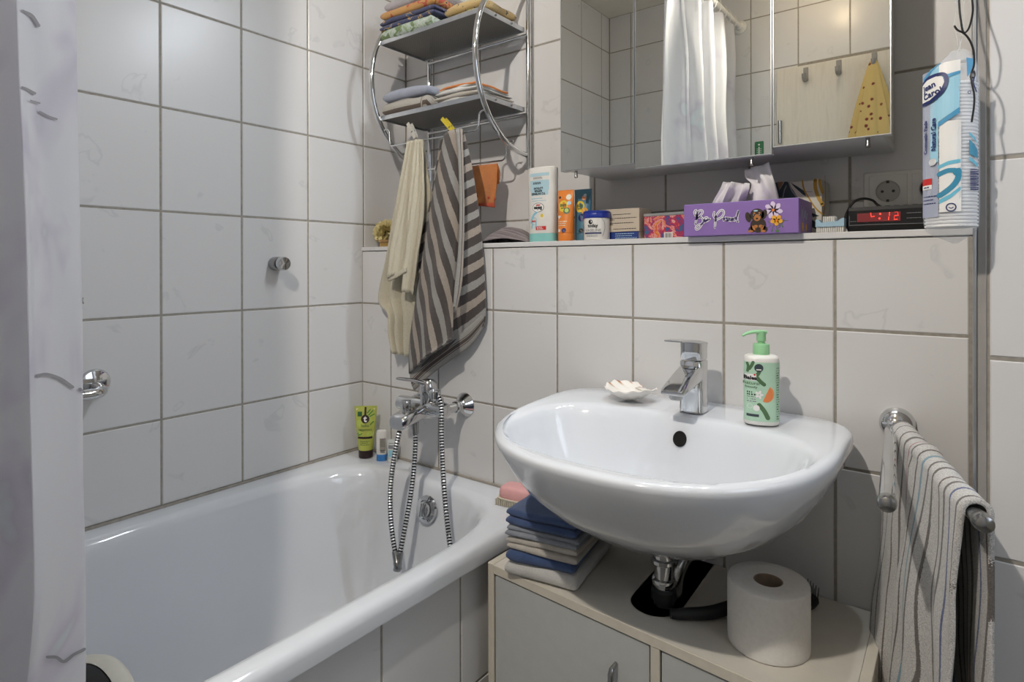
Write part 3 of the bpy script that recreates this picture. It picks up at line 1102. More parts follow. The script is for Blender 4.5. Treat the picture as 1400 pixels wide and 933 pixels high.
# ------------------------------------------------------------------ mirror cabinet
mc = thing('mirror_cabinet', 'white wall cabinet with three mirrored doors above the ledge', 'mirror cabinet', (1.10, .188, 1.36))
YD = -.0235
X0, X3 = .767, 1.4335
X1 = at(868, 220, 'Y', YD).x
X2 = at(1055.5, 216, 'Y', YD).x
ZB = 1.3745
mk('carcass', join(box(.778, 1.419, -.001, .187, ZB, ZB + .016, .001, 1), box(.778, .794, -.001, .187, ZB + .016, 2.03), box(1.403, 1.419, -.001, .187, ZB + .016, 2.03),
                   box(.778, 1.419, -.001, .187, 2.03, 2.046), box(.794, 1.403, .18, .187, ZB + .016, 2.03)), M['cab_white'], mc, smooth=False)
for xa, xb, zb, kx in ((X0, X1 - .0015, ZB - .0015, 787.5), (X1 + .0005, X2 - .0005, ZB - .0135, 1027.5), (X2 + .0015, X3, ZB - .0015, 1186.5)):
    d = mk('door', box(xa, xb, YD + .0045, -.003, zb, 2.045, .001, 1), M['cab_white'], mc, smooth=False)
    mk('mirror_glass', box(xa + .0016, xb - .0016, YD, YD + .0042, zb + .0018, 2.043), M['mirror'], d, smooth=False)
    mk('edge_profile', join(box(xa, xa + .0015, YD - .0006, YD + .0045, zb, 2.045), box(xb - .0015, xb, YD - .0006, YD + .0045, zb, 2.045), box(xa + .0015, xb - .0015, YD - .0006, YD + .0045, zb, zb + .0017)), M['alu'], d, smooth=False)
    x = at(kx, 200, 'Y', -.013).x
    mk('pull_knob', lathe([(.0036, .0005), (.0036, -.010), (.0042, -.011), (.0042, -.016), (.003, -.0165)][::-1], 14, Matrix.Translation((x, -.013, zb))), M['chrome_dull'], d)

# ------------------------------------------------------------------ things on the tiled ledge
ZL = 1.2106


def flatbottle(c, a, b_, h, prof, rz=0, n=40, e=2.6):
    """prof: list of (height 0..1, a factor, b factor)"""
    rings = []
    for f, ka, kb in prof:
        rings.append([Vector((p.x, p.y, f * h)) for p in sup(0, 0, a * ka, b_ * kb, 0, n, e)])
    return xf(loft(rings), Matrix.Translation(Vector(c)) @ Matrix.Rotation(rz, 4, 'Z'))


def curved(c, a, b_, rz=0, e=2.6, taper=None):
    """printing on the front (-y) of an elliptic body; u = x, v = height"""
    R = Matrix.Translation(Vector(c)) @ Matrix.Rotation(rz, 4, 'Z')

    def f(u, v, eps):
        ka, kb = taper(v) if taper else (1, 1)
        t = max(-.999, min(.999, u / (a * ka)))
        y = -b_ * kb * (1 - abs(t) ** e) ** (1 / e)
        nx, ny = t * abs(t) ** (e - 2) / (a * ka), -abs(y / (b_ * kb)) ** (e - 1) / (b_ * kb)
        l = math.hypot(nx, ny)
        return R @ Vector((u + eps * nx / l, y + eps * ny / l, v))
    return f


I = {k: plain('print_' + k, c, .45, var=.01) for k, c in dict(
    white='f0efec', black='1c1b1d', red='cf2f2c', navy='1f2a66', cyan='8fc9dc', paleblue='b5d6e2', teal='7cc9c4', orange='f08326', yellow='eccf45', green='4f8a3c', darkgreen='2f5b3a',
    lime='b9c95e', brown='2e1d1c', grey='8d8d92', lilac='b8bfd1', deepteal='3b8fb0', sky='a3d6ec', midblue='4f9bc6', purple='8a6bb0', paleviolet='dccbe6', amber='eaa92c',
    tan='b9763c', leaf='52734d', cream='efe9d2', salmon='ee9a62', dogdark='35271f', ink='3a2f57', blue='2b50b5', pinkred='d95560').items()}


def lines_(name, x0, x1, ys, h, mp, m, parent, e=.0005, ragged=True):
    """rows of print too small to read, as a few dashes"""
    gs = []
    rnd = random.Random(int(x0 * 1e5) + len(ys))
    for y in ys:
        x = x0
        end = x1 - (rnd.random() * .25 * (x1 - x0) if ragged else 0)
        while x < end - h:
            w_ = min(end - x, h * rnd.uniform(1.5, 4))
            gs.append(rect(x, x + w_, y - h / 2, y + h / 2))
            x += w_ + h * .7
    printed(name, join(*gs), mp, m, parent, e)


# tall white body-lotion bottle standing on its cap
c = (.672, .040, ZL)
lo = thing('lotion_bottle', 'tall white lotion bottle with pale blue print standing upside down on its turquoise cap', 'bottle', c)
A_, B_ = .0405, .021
tp_ = lambda v: (1 + .03 * v / .19, 1)
mk('bottle_body', flatbottle(c, A_, B_, .190, [(.115, .96, .97), (.13, .985, 1), (.5, 1.02, 1), (.93, 1.035, 1), (.985, 1.03, .96), (1, .98, .8)]), M['white'], lo)
m_teal = plain('turquoise_plastic', '8fcfcb', .4)
mk('cap', flatbottle(c, A_, B_, .022, [(0, .955, .96), (.05, .965, .98), (.97, .965, .98), (1, .94, .94)]), m_teal, lo)
mp = curved(c, A_, B_, 0, 2.6, tp_)
printed('label_band', rect(-.027, .030, .166, .174, 10), mp, I['paleblue'], lo)
lines_('small_print', -.016, .018, [.163, .160], .0016, mp, I['grey'], lo)
printed('label_field', join(rect(-.026, .030, .130, .156, 10), rect(-.024, .028, .118, .130, 10)), mp, I['paleblue'], lo)
lines_('small_print', -.016, .016, [.150, .147], .0018, mp, I['black'], lo, .0008)
printed('lettering', join(mv(text_geo('LOTION', .0074, .0003), 0, .1355, PI), mv(text_geo('REPAIR', .0074, .0003), 0, .1288, PI), mv(text_geo('TO INTENSE', .0074, .0003), 0, .122, PI)), mp, I['black'], lo, .0009)
lines_('small_print', -.022, .024, [.110], .0018, mp, I['cyan'], lo)
printed('line', rect(-.020, .024, .1035, .1045, 8), mp, I['cyan'], lo)
printed('logo', join(disc(-.001, .087, .0178, .0118, 32)), mp, I['black'], lo)
printed('logo_field', disc(-.001, .087, .0168, .0108, 32), mp, I['white'], lo, .0007)
printed('logo_lettering', mv(text_geo('Balea', .0118, .0004), -.001, .0850, PI), mp, I['black'], lo, .001)
printed('logo_lettering', mv(text_geo('med', .0068, .0003), 0, .0925, PI), mp, I['red'], lo, .001)
printed('swoosh', join(ribbon([(-.004, .076), (-.014, .069), (-.020, .060), (-.023, .050)], .006), ribbon([(-.021, .052), (-.020, .043), (-.021, .036)], .004), ribbon([(-.008, .05), (-.007, .042), (-.009, .037)], .004)), mp, I['cyan'], lo)
printed('emblem_ring', ringd(-.014, .053, .0085, .0098), mp, I['cyan'], lo, .0007)
printed('emblem_lettering', mv(text_geo('urea', .0072, .0003), -.014, .0525, PI), mp, I['red'], lo, .001)
printed('drop_motif', disc(.010, .064, .007, .008), mp, I['cream'], lo)
printed('drop_motif', disc(.011, .066, .004, .0045), mp, I['yellow'], lo, .0007)
printed('red_label', rect(-.008, .022, .030, .0395, 6), mp, I['red'], lo)
lines_('small_print', -.004, .018, [.0365, .033], .0016, mp, I['white'], lo, .0008)


def squeeze(name, label, c, w, r, h, caph, body, capm, rz=0, group=None, capk=1.0, flatk=.06, taper=1.0, upside=True):
    """tube standing on its cap, flat welded end on top"""
    t = thing(name, label, 'tube', c, group)
    Mx = Matrix.Translation(Vector(c)) @ Matrix.Rotation(rz, 4, 'Z')
    rings = []
    for i in range(13):
        f = i / 12
        a = r + (w / 2 - r) * f ** .8
        b_ = r * ((1 - f) ** .75) + .0012
        rings.append([Vector((p.x, p.y, caph + (h - caph) * f)) for p in sup(0, 0, a, b_, 0, 36, 2.0)])
    rings.append([Vector((p.x, p.y, h + .004)) for p in sup(0, 0, w / 2, .0011, 0, 36, 2)])
    mk('tube_body', xf(loft(rings), Mx), body, t, smooth=60)
    k = r * capk
    mk('cap', xf(lathe([(k * .93, 0), (k * .97, .001), (k, .004), (k, caph - .002), (k * .96, caph)], 36), Mx), capm, t)

    def mp(u, v, e):
        f = max(0, min(1, (v - caph) / (h - caph)))
        a = r + (w / 2 - r) * f ** .8
        b_ = r * ((1 - f) ** .75) + .0012
        s = max(-.995, min(.995, u / a))
        return Mx @ Vector((u, -b_ * math.sqrt(1 - s * s) - e, v))
    return t, mp


m_or = plain('orange_plastic', 'ee8a35', .4)
m_bt = plain('petrol_plastic', '4c7c92', .4)
c = (.7475, .030, ZL)
t, mp = squeeze('sun_cream_tube', 'orange sun cream tube standing on its cap between the lotion bottle and the petrol tube', c, .043, .0195, .122, .020, m_or, m_or, .12)
printed('sun_badge', disc(-.003, .086, .0125, .0145), mp, I['yellow'], t, .0006)
printed('lettering', join(mv(text_geo('sun', .013, .0004), -.003, .089), mv(text_geo('dance', .005, .0002), -.003, .081)), mp, I['leaf'], t, .0012)
for x, y, r, k in ((.010, .108, .007, 'cream'), (.012, .093, .005, 'paleblue'), (.007, .074, .008, 'leaf'), (.007, .075, .005, 'lime'), (-.014, .108, .003, 'black'), (.003, .026, .0055, 'navy'), (-.010, .026, .004, 'white')):
    printed('motif', disc(x, y, r), mp, I[k], t, .0008 + .0002 * (k == 'lime'))
printed('heart', join(disc(-.011, .060, .003), disc(-.014, .060, .003), poly([(-.0165, .059), (-.0085, .059), (-.0125, .054)])), mp, I['white'], t, .0007)
lines_('small_print', -.014, .010, [.048, .043, .038], .0016, mp, I['cream'], t)
c = (.7735, .068, ZL)
t, mp = squeeze('sun_cream_tube', 'petrol blue sun cream tube half hidden behind the orange tube', c, .047, .019, .126, .020, m_bt, m_bt, .1)
printed('sun_badge', disc(-.004, .086, .0125, .0145), mp, I['yellow'], t, .0006)
printed('lettering', join(mv(text_geo('sun', .013, .0004), -.004, .089), mv(text_geo('dance', .005, .0002), -.004, .081)), mp, I['leaf'], t, .0012)
for x, y, r, k in ((.006, .108, .006, 'salmon'), (.008, .114, .004, 'paleblue'), (.009, .075, .008, 'amber'), (.003, .058, .0095, 'navy'), (.003, .026, .0055, 'black')):
    printed('motif', disc(x, y, r), mp, I[k], t, .0008)

# petroleum jelly jar
c = (.830, .036, ZL)
t = thing('jelly_jar', 'small white jar with a blue screw lid on the ledge', 'jar', c)
T = Matrix.Translation(Vector(c))
mk('jar_body', lathe([(.0285, 0), (.030, .0012), (.0305, .004), (.0300, .030), (.0308, .050), (.030, .053)], 40, T), M['white'], t)
mk('lid', lathe([(.0318, .052), (.0325, .053), (.0325, .0615), (.0318, .063), (.0325, .0642), (.0322, .068), (.030, .0695)], 48, T), plain('blue_plastic', '24389c', .35), t)
mp = curved(c, .0306, .0306, .36, 2.0)
printed('emblem', disc(-.010, .0425, .005, .0055), mp, I['black'], t)
printed('emblem_mark', poly([(-.010, .040), (-.006, .043), (-.010, .047), (-.0085, .043)]), mp, I['white'], t, .0007)
printed('lettering', mv(text_geo('today', .0105, .0003), -.005, .0335), mp, I['black'], t)
printed('lettering', mv(text_geo('VASELINE', .0086), -.004, .0225), mp, I['grey'], t)
printed('blue_band', rect(-.025, .015, .0145, .0178, 8), mp, I['navy'], t)
lines_('small_print', -.020, .012, [.0115, .0085], .0012, mp, I['grey'], t)
printed('curve_line', ribbon([(.016, .050), (.021, .042), (.022, .028), (.019, .014), (.017, .009)], .0008), mp, I['grey'], t)

# two medicine boxes
t = thing('medicine_box', 'dark blue flat carton under the beige carton beside the jar', 'carton', (.886, .08, ZL))
mk('carton', box(.838, .9275, .058, .125, ZL, ZL + .0195, .0006, 1), plain('blue_carton', '1f3a86', .5), t, smooth=False)
mp = flat((.838, .058, ZL), (1, 0, 0), (0, 0, 1))
lines_('small_print', .03, .086, [.015, .010, .005], .0014, mp, I['paleblue'], t)
printed('white_end', rect(.0003, .0665, .0006, .0189), flat((.9275, .058, ZL), (0, 1, 0), (0, 0, 1)), I['cream'], t)
t = thing('medicine_box', 'beige carton with printed lines lying on the blue carton', 'carton', (.886, .08, ZL + .02))
mk('carton', box(.834, .9305, .056, .124, ZL + .0198, ZL + .074, .0006, 1), plain('beige_carton', 'cdc0ae', .6), t, smooth=False)
mp = flat((.834, .056, ZL + .0198), (1, 0, 0), (0, 0, 1))
for y, a, b_ in ((.041, .028, .075), (.032, .02, .09), (.0285, .02, .035), (.0205, .02, .082), (.017, .02, .03), (.0065, .03, .09)):
    lines_('print_line', a, b_, [y], .0015, mp, I['black'], t, ragged=False)

# picture box with a clear lid
m, nt, b = base('floral_picture', 'b0506a', .25)
v = coords(nt)
f = noisy(nt, v, 42, 4, .62, 1.2)
nt.links.new(ramp(nt, f, [(.30, '2f7a6c'), (.40, '3f5f96'), (.46, '8a3f72'), (.53, 'cf3f4a'), (.58, 'e6b9b4'), (.62, 'd9523f'), (.70, 'e2b455')]), b.inputs['Base Color'])
c = (.992, .090, ZL)
t = thing('picture_box', 'small box with a colourful floral picture between the cartons and the tissues', 'box', c)
Rb = Matrix.Translation(Vector(c)) @ Matrix.Rotation(-.06, 4, 'Z')
mk('box_body', xf(box(-.050, .058, -.032, .032, 0, .052, .001, 1), Rb), m, t, smooth=False)
gl, nt, b = base('clear_plastic', 'dfe3e3', .08)
b.inputs['Alpha'].default_value = .35
M['clear'] = gl
mk('clear_lid', xf(box(-.051, .059, -.033, .033, .0525, .0590, .001, 1), Rb), gl, t, smooth=False)
mp = flat(Rb @ Vector((-.05, -.0322, 0)), Rb.to_3x3() @ Vector((1, 0, 0)), (0, 0, 1))
printed('barcode_field', rect(.050, .071, .0008, .0145), mp, I['white'], t)
printed('barcode', join(*[rect(.0525 + i * .0021, .0525 + i * .0021 + (.0012 if i % 3 else .0007), .002, .0125) for i in range(8)]), mp, I['black'], t, .0007)

# tissue box
TX0, TX1, TY0, TY1 = 1.0695, 1.2885, -.025, .090
t = thing('tissue_box', 'purple tissue box with white handwriting and a puppy, overhanging the ledge edge', 'tissue box', (1.18, .03, ZL))
bm = bmesh.new()
mk('carton', join(box(TX0, TX1, TY0, TY1, ZL, ZL + .0645, .0008, 1)), I['purple'], t, smooth=False)
printed('opening', disc(.112, .058, .075, .018, 28), flat((TX0, TY0, ZL + .0645), (1, 0, 0), (0, 1, 0)), M['dark'], t)
mp = flat((TX0, TY0, ZL), (1, 0, 0), (0, 0, 1))
# picture px (close-up 7.37/px): left 33..1192 -> 0..0.219 ; bottom 470ish -> 0
S = .219 / 1159


def pp(pts):
    out = []
    for x, y in pts:
        top, bot = 150 - (x - 33) * .0655, 482 - (x - 33) * .0315
        out.append(((x - 33) * S, .0645 * (bot - y) / (bot - top)))
    return out


words = [[(160, 260), (150, 225), (168, 205), (180, 240), (172, 300), (160, 355)], [(170, 300), (190, 225), (225, 205), (243, 225), (215, 262), (185, 285)],
         [(185, 285), (225, 280), (245, 305), (235, 350), (205, 395), (175, 410), (165, 390), (190, 365), (240, 345), (270, 320)],
         [(262, 318), (292, 300), (290, 283), (270, 285), (260, 310), (275, 325), (300, 312), (318, 298)],
         [(365, 225), (358, 260), (375, 290), (395, 250), (425, 212), (455, 205), (468, 235), (445, 275), (405, 300), (375, 315)], [(385, 270), (378, 330), (372, 395)],
         [(465, 315), (466, 285), (470, 300), (485, 285), (495, 290)], [(505, 315), (496, 298), (508, 286), (520, 298), (512, 316), (503, 312)],
         [(528, 288), (530, 312), (542, 315), (550, 290), (552, 314), (560, 308)], [(585, 285), (566, 292), (570, 312), (588, 302), (612, 225), (618, 215), (604, 280), (606, 325), (612, 328)]]
printed('lettering_outline', join(*[ribbon(pp(s), .0044) for s in words]), mp, I['white'], t, .0004)
printed('lettering', join(*[ribbon(pp(s), .0011) for s in words]), mp, plain('print_violet', '57418a', .45), t, .0008)


def blob(x, y, rx, ry, rot=0):
    (a, b_), = pp([(x, y)])
    return disc(a, b_, rx * S, ry * .0645 / 330, 18, rot)


# puppy
printed('puppy_body', join(blob(812, 365, 78, 75), blob(750, 410, 34, 30), blob(870, 410, 34, 30)), mp, I['dogdark'], t, .0005)
printed('puppy_head', join(blob(802, 255, 70, 62), blob(715, 280, 28, 52, .25), blob(872, 250, 26, 48, -.25)), mp, I['dogdark'], t, .0007)
printed('puppy_markings', join(blob(803, 285, 34, 34), blob(775, 238, 11, 9), blob(826, 236, 11, 9), blob(790, 378, 20, 15), blob(838, 376, 20, 15), blob(738, 430, 27, 11), blob(862, 428, 25, 11), blob(770, 395, 12, 26, .4), blob(852, 392, 12, 26, -.4)), mp, I['tan'], t, .0010)
printed('puppy_features', join(blob(802, 295, 12, 9), blob(772, 260, 10, 10), blob(828, 258, 10, 10)), mp, I['black'], t, .0013)
printed('puppy_highlights', join(blob(769, 257, 4, 4), blob(825, 255, 4, 4), blob(790, 212, 22, 8)), mp, I['paleblue'], t, .0016)
# flowers
petals = [blob(958 + 48 * math.cos(a), 205 + 50 * math.sin(a), 42, 24, -a * .95) for a in [.2 + i * 2 * PI / 7 for i in range(7)]]
printed('cosmos_petals', join(*petals), mp, I['paleviolet'], t, .0005)
printed('cosmos_streaks', join(*[ribbon(pp([(958 + 20 * math.cos(a), 205 + 20 * math.sin(a)), (958 + 66 * math.cos(a), 205 + 66 * math.sin(a))]), .0008) for a in [.6 + i * 2 * PI / 7 for i in range(7)]]), mp, I['ink'], t, .0008)
printed('stems', join(*[ribbon(pp(s), .0010) for s in ([(985, 340), (990, 400), (995, 440)], [(1010, 370), (1050, 320), (1095, 318)], [(1000, 400), (1040, 350), (1060, 290)], [(900, 390), (930, 370), (905, 320)], [(965, 360), (950, 400), (940, 435)])]), mp, I['leaf'], t, .0005)
printed('leaves', join(blob(997, 428, 20, 14), blob(945, 425, 10, 10), blob(1040, 372, 6, 20, .5)), mp, I['leaf'], t, .0007)
printed('buttercup_petals', join(*[blob(988 + 32 * math.cos(a), 312 + 30 * math.sin(a), 28, 21, -a) for a in [i * 2 * PI / 5 + .3 for i in range(5)]]), mp, I['amber'], t, .0009)
printed('flower_centres', join(blob(958, 205, 13, 13), blob(990, 315, 12, 12)), mp, I['orange'], t, .0012)
ms = flat((TX1, TY0, ZL), (0, 1, 0), (0, 0, 1))
printed('side_lettering', join(ribbon([(.020, .050), (.024, .028), (.030, .045), (.036, .025)], .003), ribbon([(.04, .05), (.046, .03), (.055, .045), (.06, .028), (.07, .04)], .003)), ms, I['lilac'], t)
printed('side_flowers', join(disc(.03, .012, .006, .009), disc(.06, .012, .006, .008)), ms, I['amber'], t)
# tissues pulled out of the opening
tis, nt, b = base('tissue_paper', 'eceaee', .9)
b.inputs['Transmission Weight'].default_value = 0
nt_f = noisy(nt, coords(nt), 220, 3)
bump(nt, b, nt_f, .25, .001)
tc = lambda x, y, Y: at(900 + x / 4.667, 200 + y / 4.667, 'Y', Y)
g, _ = drape([tc(552, 150, .030), tc(556, 200, .030), tc(590, 240, .022), tc(568, 300, .026), tc(552, 372, .035)], [tc(712, 104, .030), tc(728, 180, .026), tc(748, 260, .024), tc(764, 326, .030), tc(770, 372, .035)], 16, 18,
             lambda u, v: .010 * math.sin(u * 5 + v * 2.5) * (.3 + .7 * v) + .004 * math.sin(u * 11 - v * 6))
mk('tissue', g, tis, t, solid=.0006, smooth=60)
g, _ = drape([tc(415, 226, .020), tc(392, 270, .018), tc(345, 352, .024), tc(340, 378, .030)], [tc(592, 240, .012), tc(586, 280, .010), tc(562, 340, .022), tc(560, 372, .030)], 22, 14,
             lambda u, v: .012 * math.sin(u * 12 + v) * (.35 + .65 * (1 - v)) + .003 * math.sin(u * 29))
mk('tissue', g, tis, t, solid=.0006, smooth=60)

# leaf-pattern cube box behind
t = thing('leaf_pattern_box', 'upright box with dark and mustard leaf pattern behind the purple tissue box', 'box', (1.25, .14, ZL))
bx1 = at(1123.5, 250, 'Y', .104).x
mk('carton', box(bx1 - .120, bx1, .104, .184, ZL, at(1123.5, 245.5, 'Y', .104).z, .0008, 1), plain('cream_carton', 'd3cfc4', .6), t, smooth=False)
mp = flat((bx1 - .120, .104, ZL), (1, 0, 0), (0, 0, 1))
bb = lambda pts: [((at(1040 + x / 9.825, 230 + y / 9.825, 'Y', .104) - Vector((bx1 - .120, 0, ZL))).x, (at(1040 + x / 9.825, 230 + y / 9.825, 'Y', .104)).z - ZL) for x, y in pts]
printed_each('dark_leaf', [poly(bb([(185, 195), (225, 190), (250, 300), (320, 182), (360, 182), (440, 300), (500, 395), (230, 400), (205, 300)])),
                          poly(bb([(395, 190), (500, 250), (590, 310), (610, 380), (560, 350), (470, 270)])), poly(bb([(680, 600), (790, 640), (700, 660)])), poly(bb([(690, 690), (800, 770), (760, 830), (690, 790)]))], mp, plain('print_darkteal', '2b3a40', .6), t)
printed('brown_leaf', poly(bb([(225, 185), (310, 183), (250, 300)])), mp, plain('print_brown', '8d6a4e', .6), t, .0006)
printed('mustard_leaf', join(ribbon(bb([(560, 170), (585, 290), (660, 420), (740, 540), (830, 620)]), .0028), ribbon(bb([(735, 160), (735, 260), (770, 380), (830, 490)]), .0065), ribbon(bb([(790, 158), (800, 230), (832, 330)]), .005)), mp, plain('print_mustard', 'b98f33', .6), t, .0007)
printed('grey_leaf', join(ribbon(bb([(300, 390), (320, 300), (345, 240)]), .0022), ribbon(bb([(380, 195), (420, 300), (480, 380)]), .0024), ribbon(bb([(610, 315), (690, 320)]), .0012)), mp, I['grey'], t, .0009)
printed('side_leaf', join(ribbon([(.03, .12), (.035, .08), (.02, .04)], .006)), flat((bx1, .104, ZL), (0, 1, 0), (0, 0, 1)), I['tan'], t)

# brown hair claw behind the left of the tissue box
p = at(977, 268, 'Y', .125)
t = thing('hair_claw', 'small brown hair claw showing behind the left end of the tissue box', 'hair clip', (p.x, p.y, ZL))
mb = plain('brown_plastic', '8a5a2c', .4, var=.2)
for s in (-1, 1):
    gs = [tube(smooth_path([(p.x - .03 + .012 * i, p.y, ZL + .070), (p.x - .03 + .012 * i, p.y + s * .022, ZL + .05), (p.x - .03 + .012 * i, p.y + s * .024, ZL + .02), (p.x - .03 + .012 * i, p.y + s * .006, ZL + .0005)], 5), .0028, 8) for i in range(6)]
    mk('jaw', join(tube([(p.x - .034, p.y + s * .003, ZL + .071), (p.x + .034, p.y + s * .003, ZL + .071)], .004, 8), *gs), mb, t)

# nail brush
c = (1.330, .045, ZL)
t = thing('nail_brush', 'pale blue nail brush with white bristles beside the tissue box', 'brush', c)
Rb = Matrix.Translation(Vector(c)) @ Matrix.Rotation(.0, 4, 'Z')
mbl = plain('pale_blue_plastic', 'a5c6da', .45)
prof = [(-.024, .012), (.024, .012), (.0245, .027), (.021, .0275), (.014, .022), (-.014, .020), (-.019, .026), (-.0235, .0265)]
rings = [[Vector((x, y, z)) for x, z in prof] for y in (-.016, -.015, .015, .016)]
mk('handle', xf(loft(rings), Rb), mbl, t, smooth=30)
rows = [(x * .0036 - .0216, y * .0062 - .0124) for x in range(13) for y in range(5)]
mk('bristles', xf(join(*[lathe([(.0013, .0), (.0016, .006), (.0013, .0125)], 6, Matrix.Translation((x, y, 0))) for x, y in rows]), Rb), M['white'], t, kind='stuff')
mk('top_bristles', xf(join(*[lathe([(.0013, .018), (.0015, .025), (.0013, .0315)], 6, Matrix.Translation((x, y, 0))) for x, y in [(i * .0034 - .0102, j * .0062 - .0124) for i in range(6) for j in range(5)]]), Rb), M['white'], t, kind='stuff')

# clock radio
CX0 = at(1158, 300, 'Y', .045).x
t = thing('clock_radio', 'black clock radio with red digits standing on the ledge below the sockets', 'clock', (1.43, .09, ZL))
rings = []
for x, k in ((CX0 - .001, .9), (CX0 + .003, 1), (1.515, 1), (1.519, .9)):
    cy, cz = .085, ZL + .0235
    rings.append([Vector((x, cy + (y - cy) * k, cz + (z - cz) * k)) for y, z in ((.056, ZL + .0006), (.045, ZL + .011), (.043, ZL + .040), (.046, ZL + .0462), (.052, ZL + .0468), (.128, ZL + .0468), (.130, ZL + .044), (.130, ZL + .0006))])
mk('case', loft(rings), M['black'], t, smooth=25)
ck = lambda x, y: at(1145 + x / 10.77, 265 + y / 10.77, 'Y', .0432)
o_ = Vector((0, .0432, 0))
mp = lambda u, v, e: Vector((u, .0432 - e, v))
def cpt(pts):
    return [(ck(x, y).x, ck(x, y).z) for x, y in pts]
printed('bezel_line', join(ribbon(cpt([(170, 468), (700, 448), (1330, 430)]), .0006), ribbon(cpt([(175, 330), (172, 468)]), .0006)), mp, I['grey'], t)
scr, nt, b = base('display_glass', '5a2a2c', .2)
b.inputs['Emission Color'].default_value = lin('8a2a2c')
b.inputs['Emission Strength'].default_value = .28
printed('display', poly(cpt([(290, 295), (928, 262), (928, 398), (290, 420)])), mp, scr, t)
led, nt, b = base('red_digits', 'ff2a20', .4)
b.inputs['Emission Color'].default_value = (1, .06, .03, 1)
b.inputs['Emission Strength'].default_value = 1.3
seg = [[(490, 285), (494, 330)], [(500, 342), (545, 332)], [(768, 275), (764, 320)], [(758, 340), (752, 385)], [(842, 272), (885, 268)], [(845, 322), (895, 318)], [(890, 272), (893, 312)], [(838, 330), (835, 372)], [(835, 380), (882, 376)]]
printed('digits', join(*[ribbon(cpt(s), .0011 if i not in (4, 6, 7) else .0004, False) for i, s in enumerate(seg)], disc(*cpt([(630, 297)])[0], .0017), disc(*cpt([(620, 365)])[0], .0017)), mp, led, t, .0008)
lines_('small_print', ck(1020, 0).x, ck(1300, 0).x, [ck(1100, 280).z, ck(1100, 355).z], .0009, mp, I['grey'], t)
lines_('small_print', ck(190, 0).x, ck(280, 0).x, [ck(230, 410).z], .0007, mp, I['grey'], t)
mk('buttons', join(*[box(1.40 + i * .014, 1.409 + i * .014, .075, .09, ZL + .0465, ZL + .0495, .0008, 1) for i in range(7)]), M['black'], t)
cc = lambda x, y, Y: at(1145 + x / 10.77, 265 + y / 10.77, 'Y', Y)
mk('power_cord', tube(smooth_path([cc(190, 545, .12), cc(140, 490, .10), cc(112, 370, .09), cc(175, 210, .10), cc(265, 105, .11), cc(390, 72, .12), cc(520, 100, .125), cc(610, 175, .13), (1.43, .140, ZL + .035), (1.47, .16, ZL + .05), (1.483, .165, ZL + .083)], 6), .0024, 8), M['rubber'], t)
mk('plug', lathe([(.006, -.012), (.012, -.004), (.0185, 0), (.0185, .016)], 24, frame_to((1.4815, .1665, 1.297), (0, 1, 0))), M['rubber'], t)

# double wall socket
t = thing('wall_socket', 'white double power socket on the upper wall right of the mirror cabinet', 'socket', (1.445, .189, 1.297))
mk('frame', box(1.366, 1.526, .1815, .189, 1.2565, 1.3375, .003, 3), M['white'], t)
for sx in (1.4085, 1.4815):
    s = mk('socket', box(sx - .033, sx + .033, .1795, .184, 1.2645, 1.3300, .0022, 2), M['white'], t)
    mk('well', lathe([(.0, .0001), (.0195, .0001), (.0205, .0012), (.0212, .0022), (.0200, .0026)][::1], 36, frame_to((sx, .1795, 1.2972), (0, -1, 0)), False, False), plain('socket_well', 'b9b6b0', .5), s)
    mk('contacts', join(lathe([(0, .0006), (.0028, .0005)], 12, frame_to((sx - .0095, .1795, 1.2972), (0, -1, 0)), False, False), lathe([(0, .0006), (.0028, .0005)], 12, frame_to((sx + .0095, .1795, 1.2972), (0, -1, 0)), False, False),
                        box(sx - .0025, sx + .0025, .1770, .1795, 1.3135, 1.3185), box(sx - .0025, sx + .0025, .1770, .1795, 1.2758, 1.2808)), M['black'], s, smooth=False)

# yellow bath puff with a wooden brush, left end of the ledge
c = (.055, .055, ZL)
t = thing('bath_puff', 'pale yellow mesh bath puff at the left end of the ledge by the corner', 'sponge', c)
mpf, nt, b = base('yellow_net', 'e3d6a0', .7)
b.inputs['Alpha'].default_value = .9
gs = []
for k in range(46):
    d = Vector((random.gauss(0, 1), random.gauss(0, 1), random.gauss(0, 1))).normalized()
    tx = d.orthogonal().normalized()
    ty = d.cross(tx)
    r0, ph = .016 + random.random() * .010, random.random() * 6
    def ruff(u, v, d=d, tx=tx, ty=ty, r0=r0, ph=ph):
        a = u * 2 * PI
        r = r0 * (.25 + .75 * v) * (1 + .22 * math.sin(5 * a + ph))
        hgt = .018 + .020 * v + .006 * math.sin(4 * a + ph * 2) * v
        q_ = d * hgt + tx * r * math.cos(a) + ty * r * math.sin(a)
        return Vector((q_.x, q_.y * .85, q_.z * .92)) + Vector((c[0], c[1], ZL + .044))
    gs.append(grid(16, 4, ruff))
g = join(*gs)
g = ([Vector((v.x, min(v.y, .186), max(v.z, ZL + .001))) for v in g[0]], g[1])
mk('ruffles', g, mpf, t, smooth=80)
t = thing('wooden_brush', 'small wooden brush lying under the yellow bath puff', 'brush', (.10, .02, ZL))
mk('back', box(.075, .150, .004, .030, ZL + .013, ZL + .021, .003, 2), plain('light_wood', 'a9814c', .5, var=.2), t)
mk('bristles', join(*[lathe([(.0012, 0), (.001, .0135)], 6, Matrix.Translation((.079 + i * .0045, .008 + j * .0045, ZL))) for i in range(16) for j in range(5)]), plain('straw', 'c9a868', .8), t, kind='stuff')

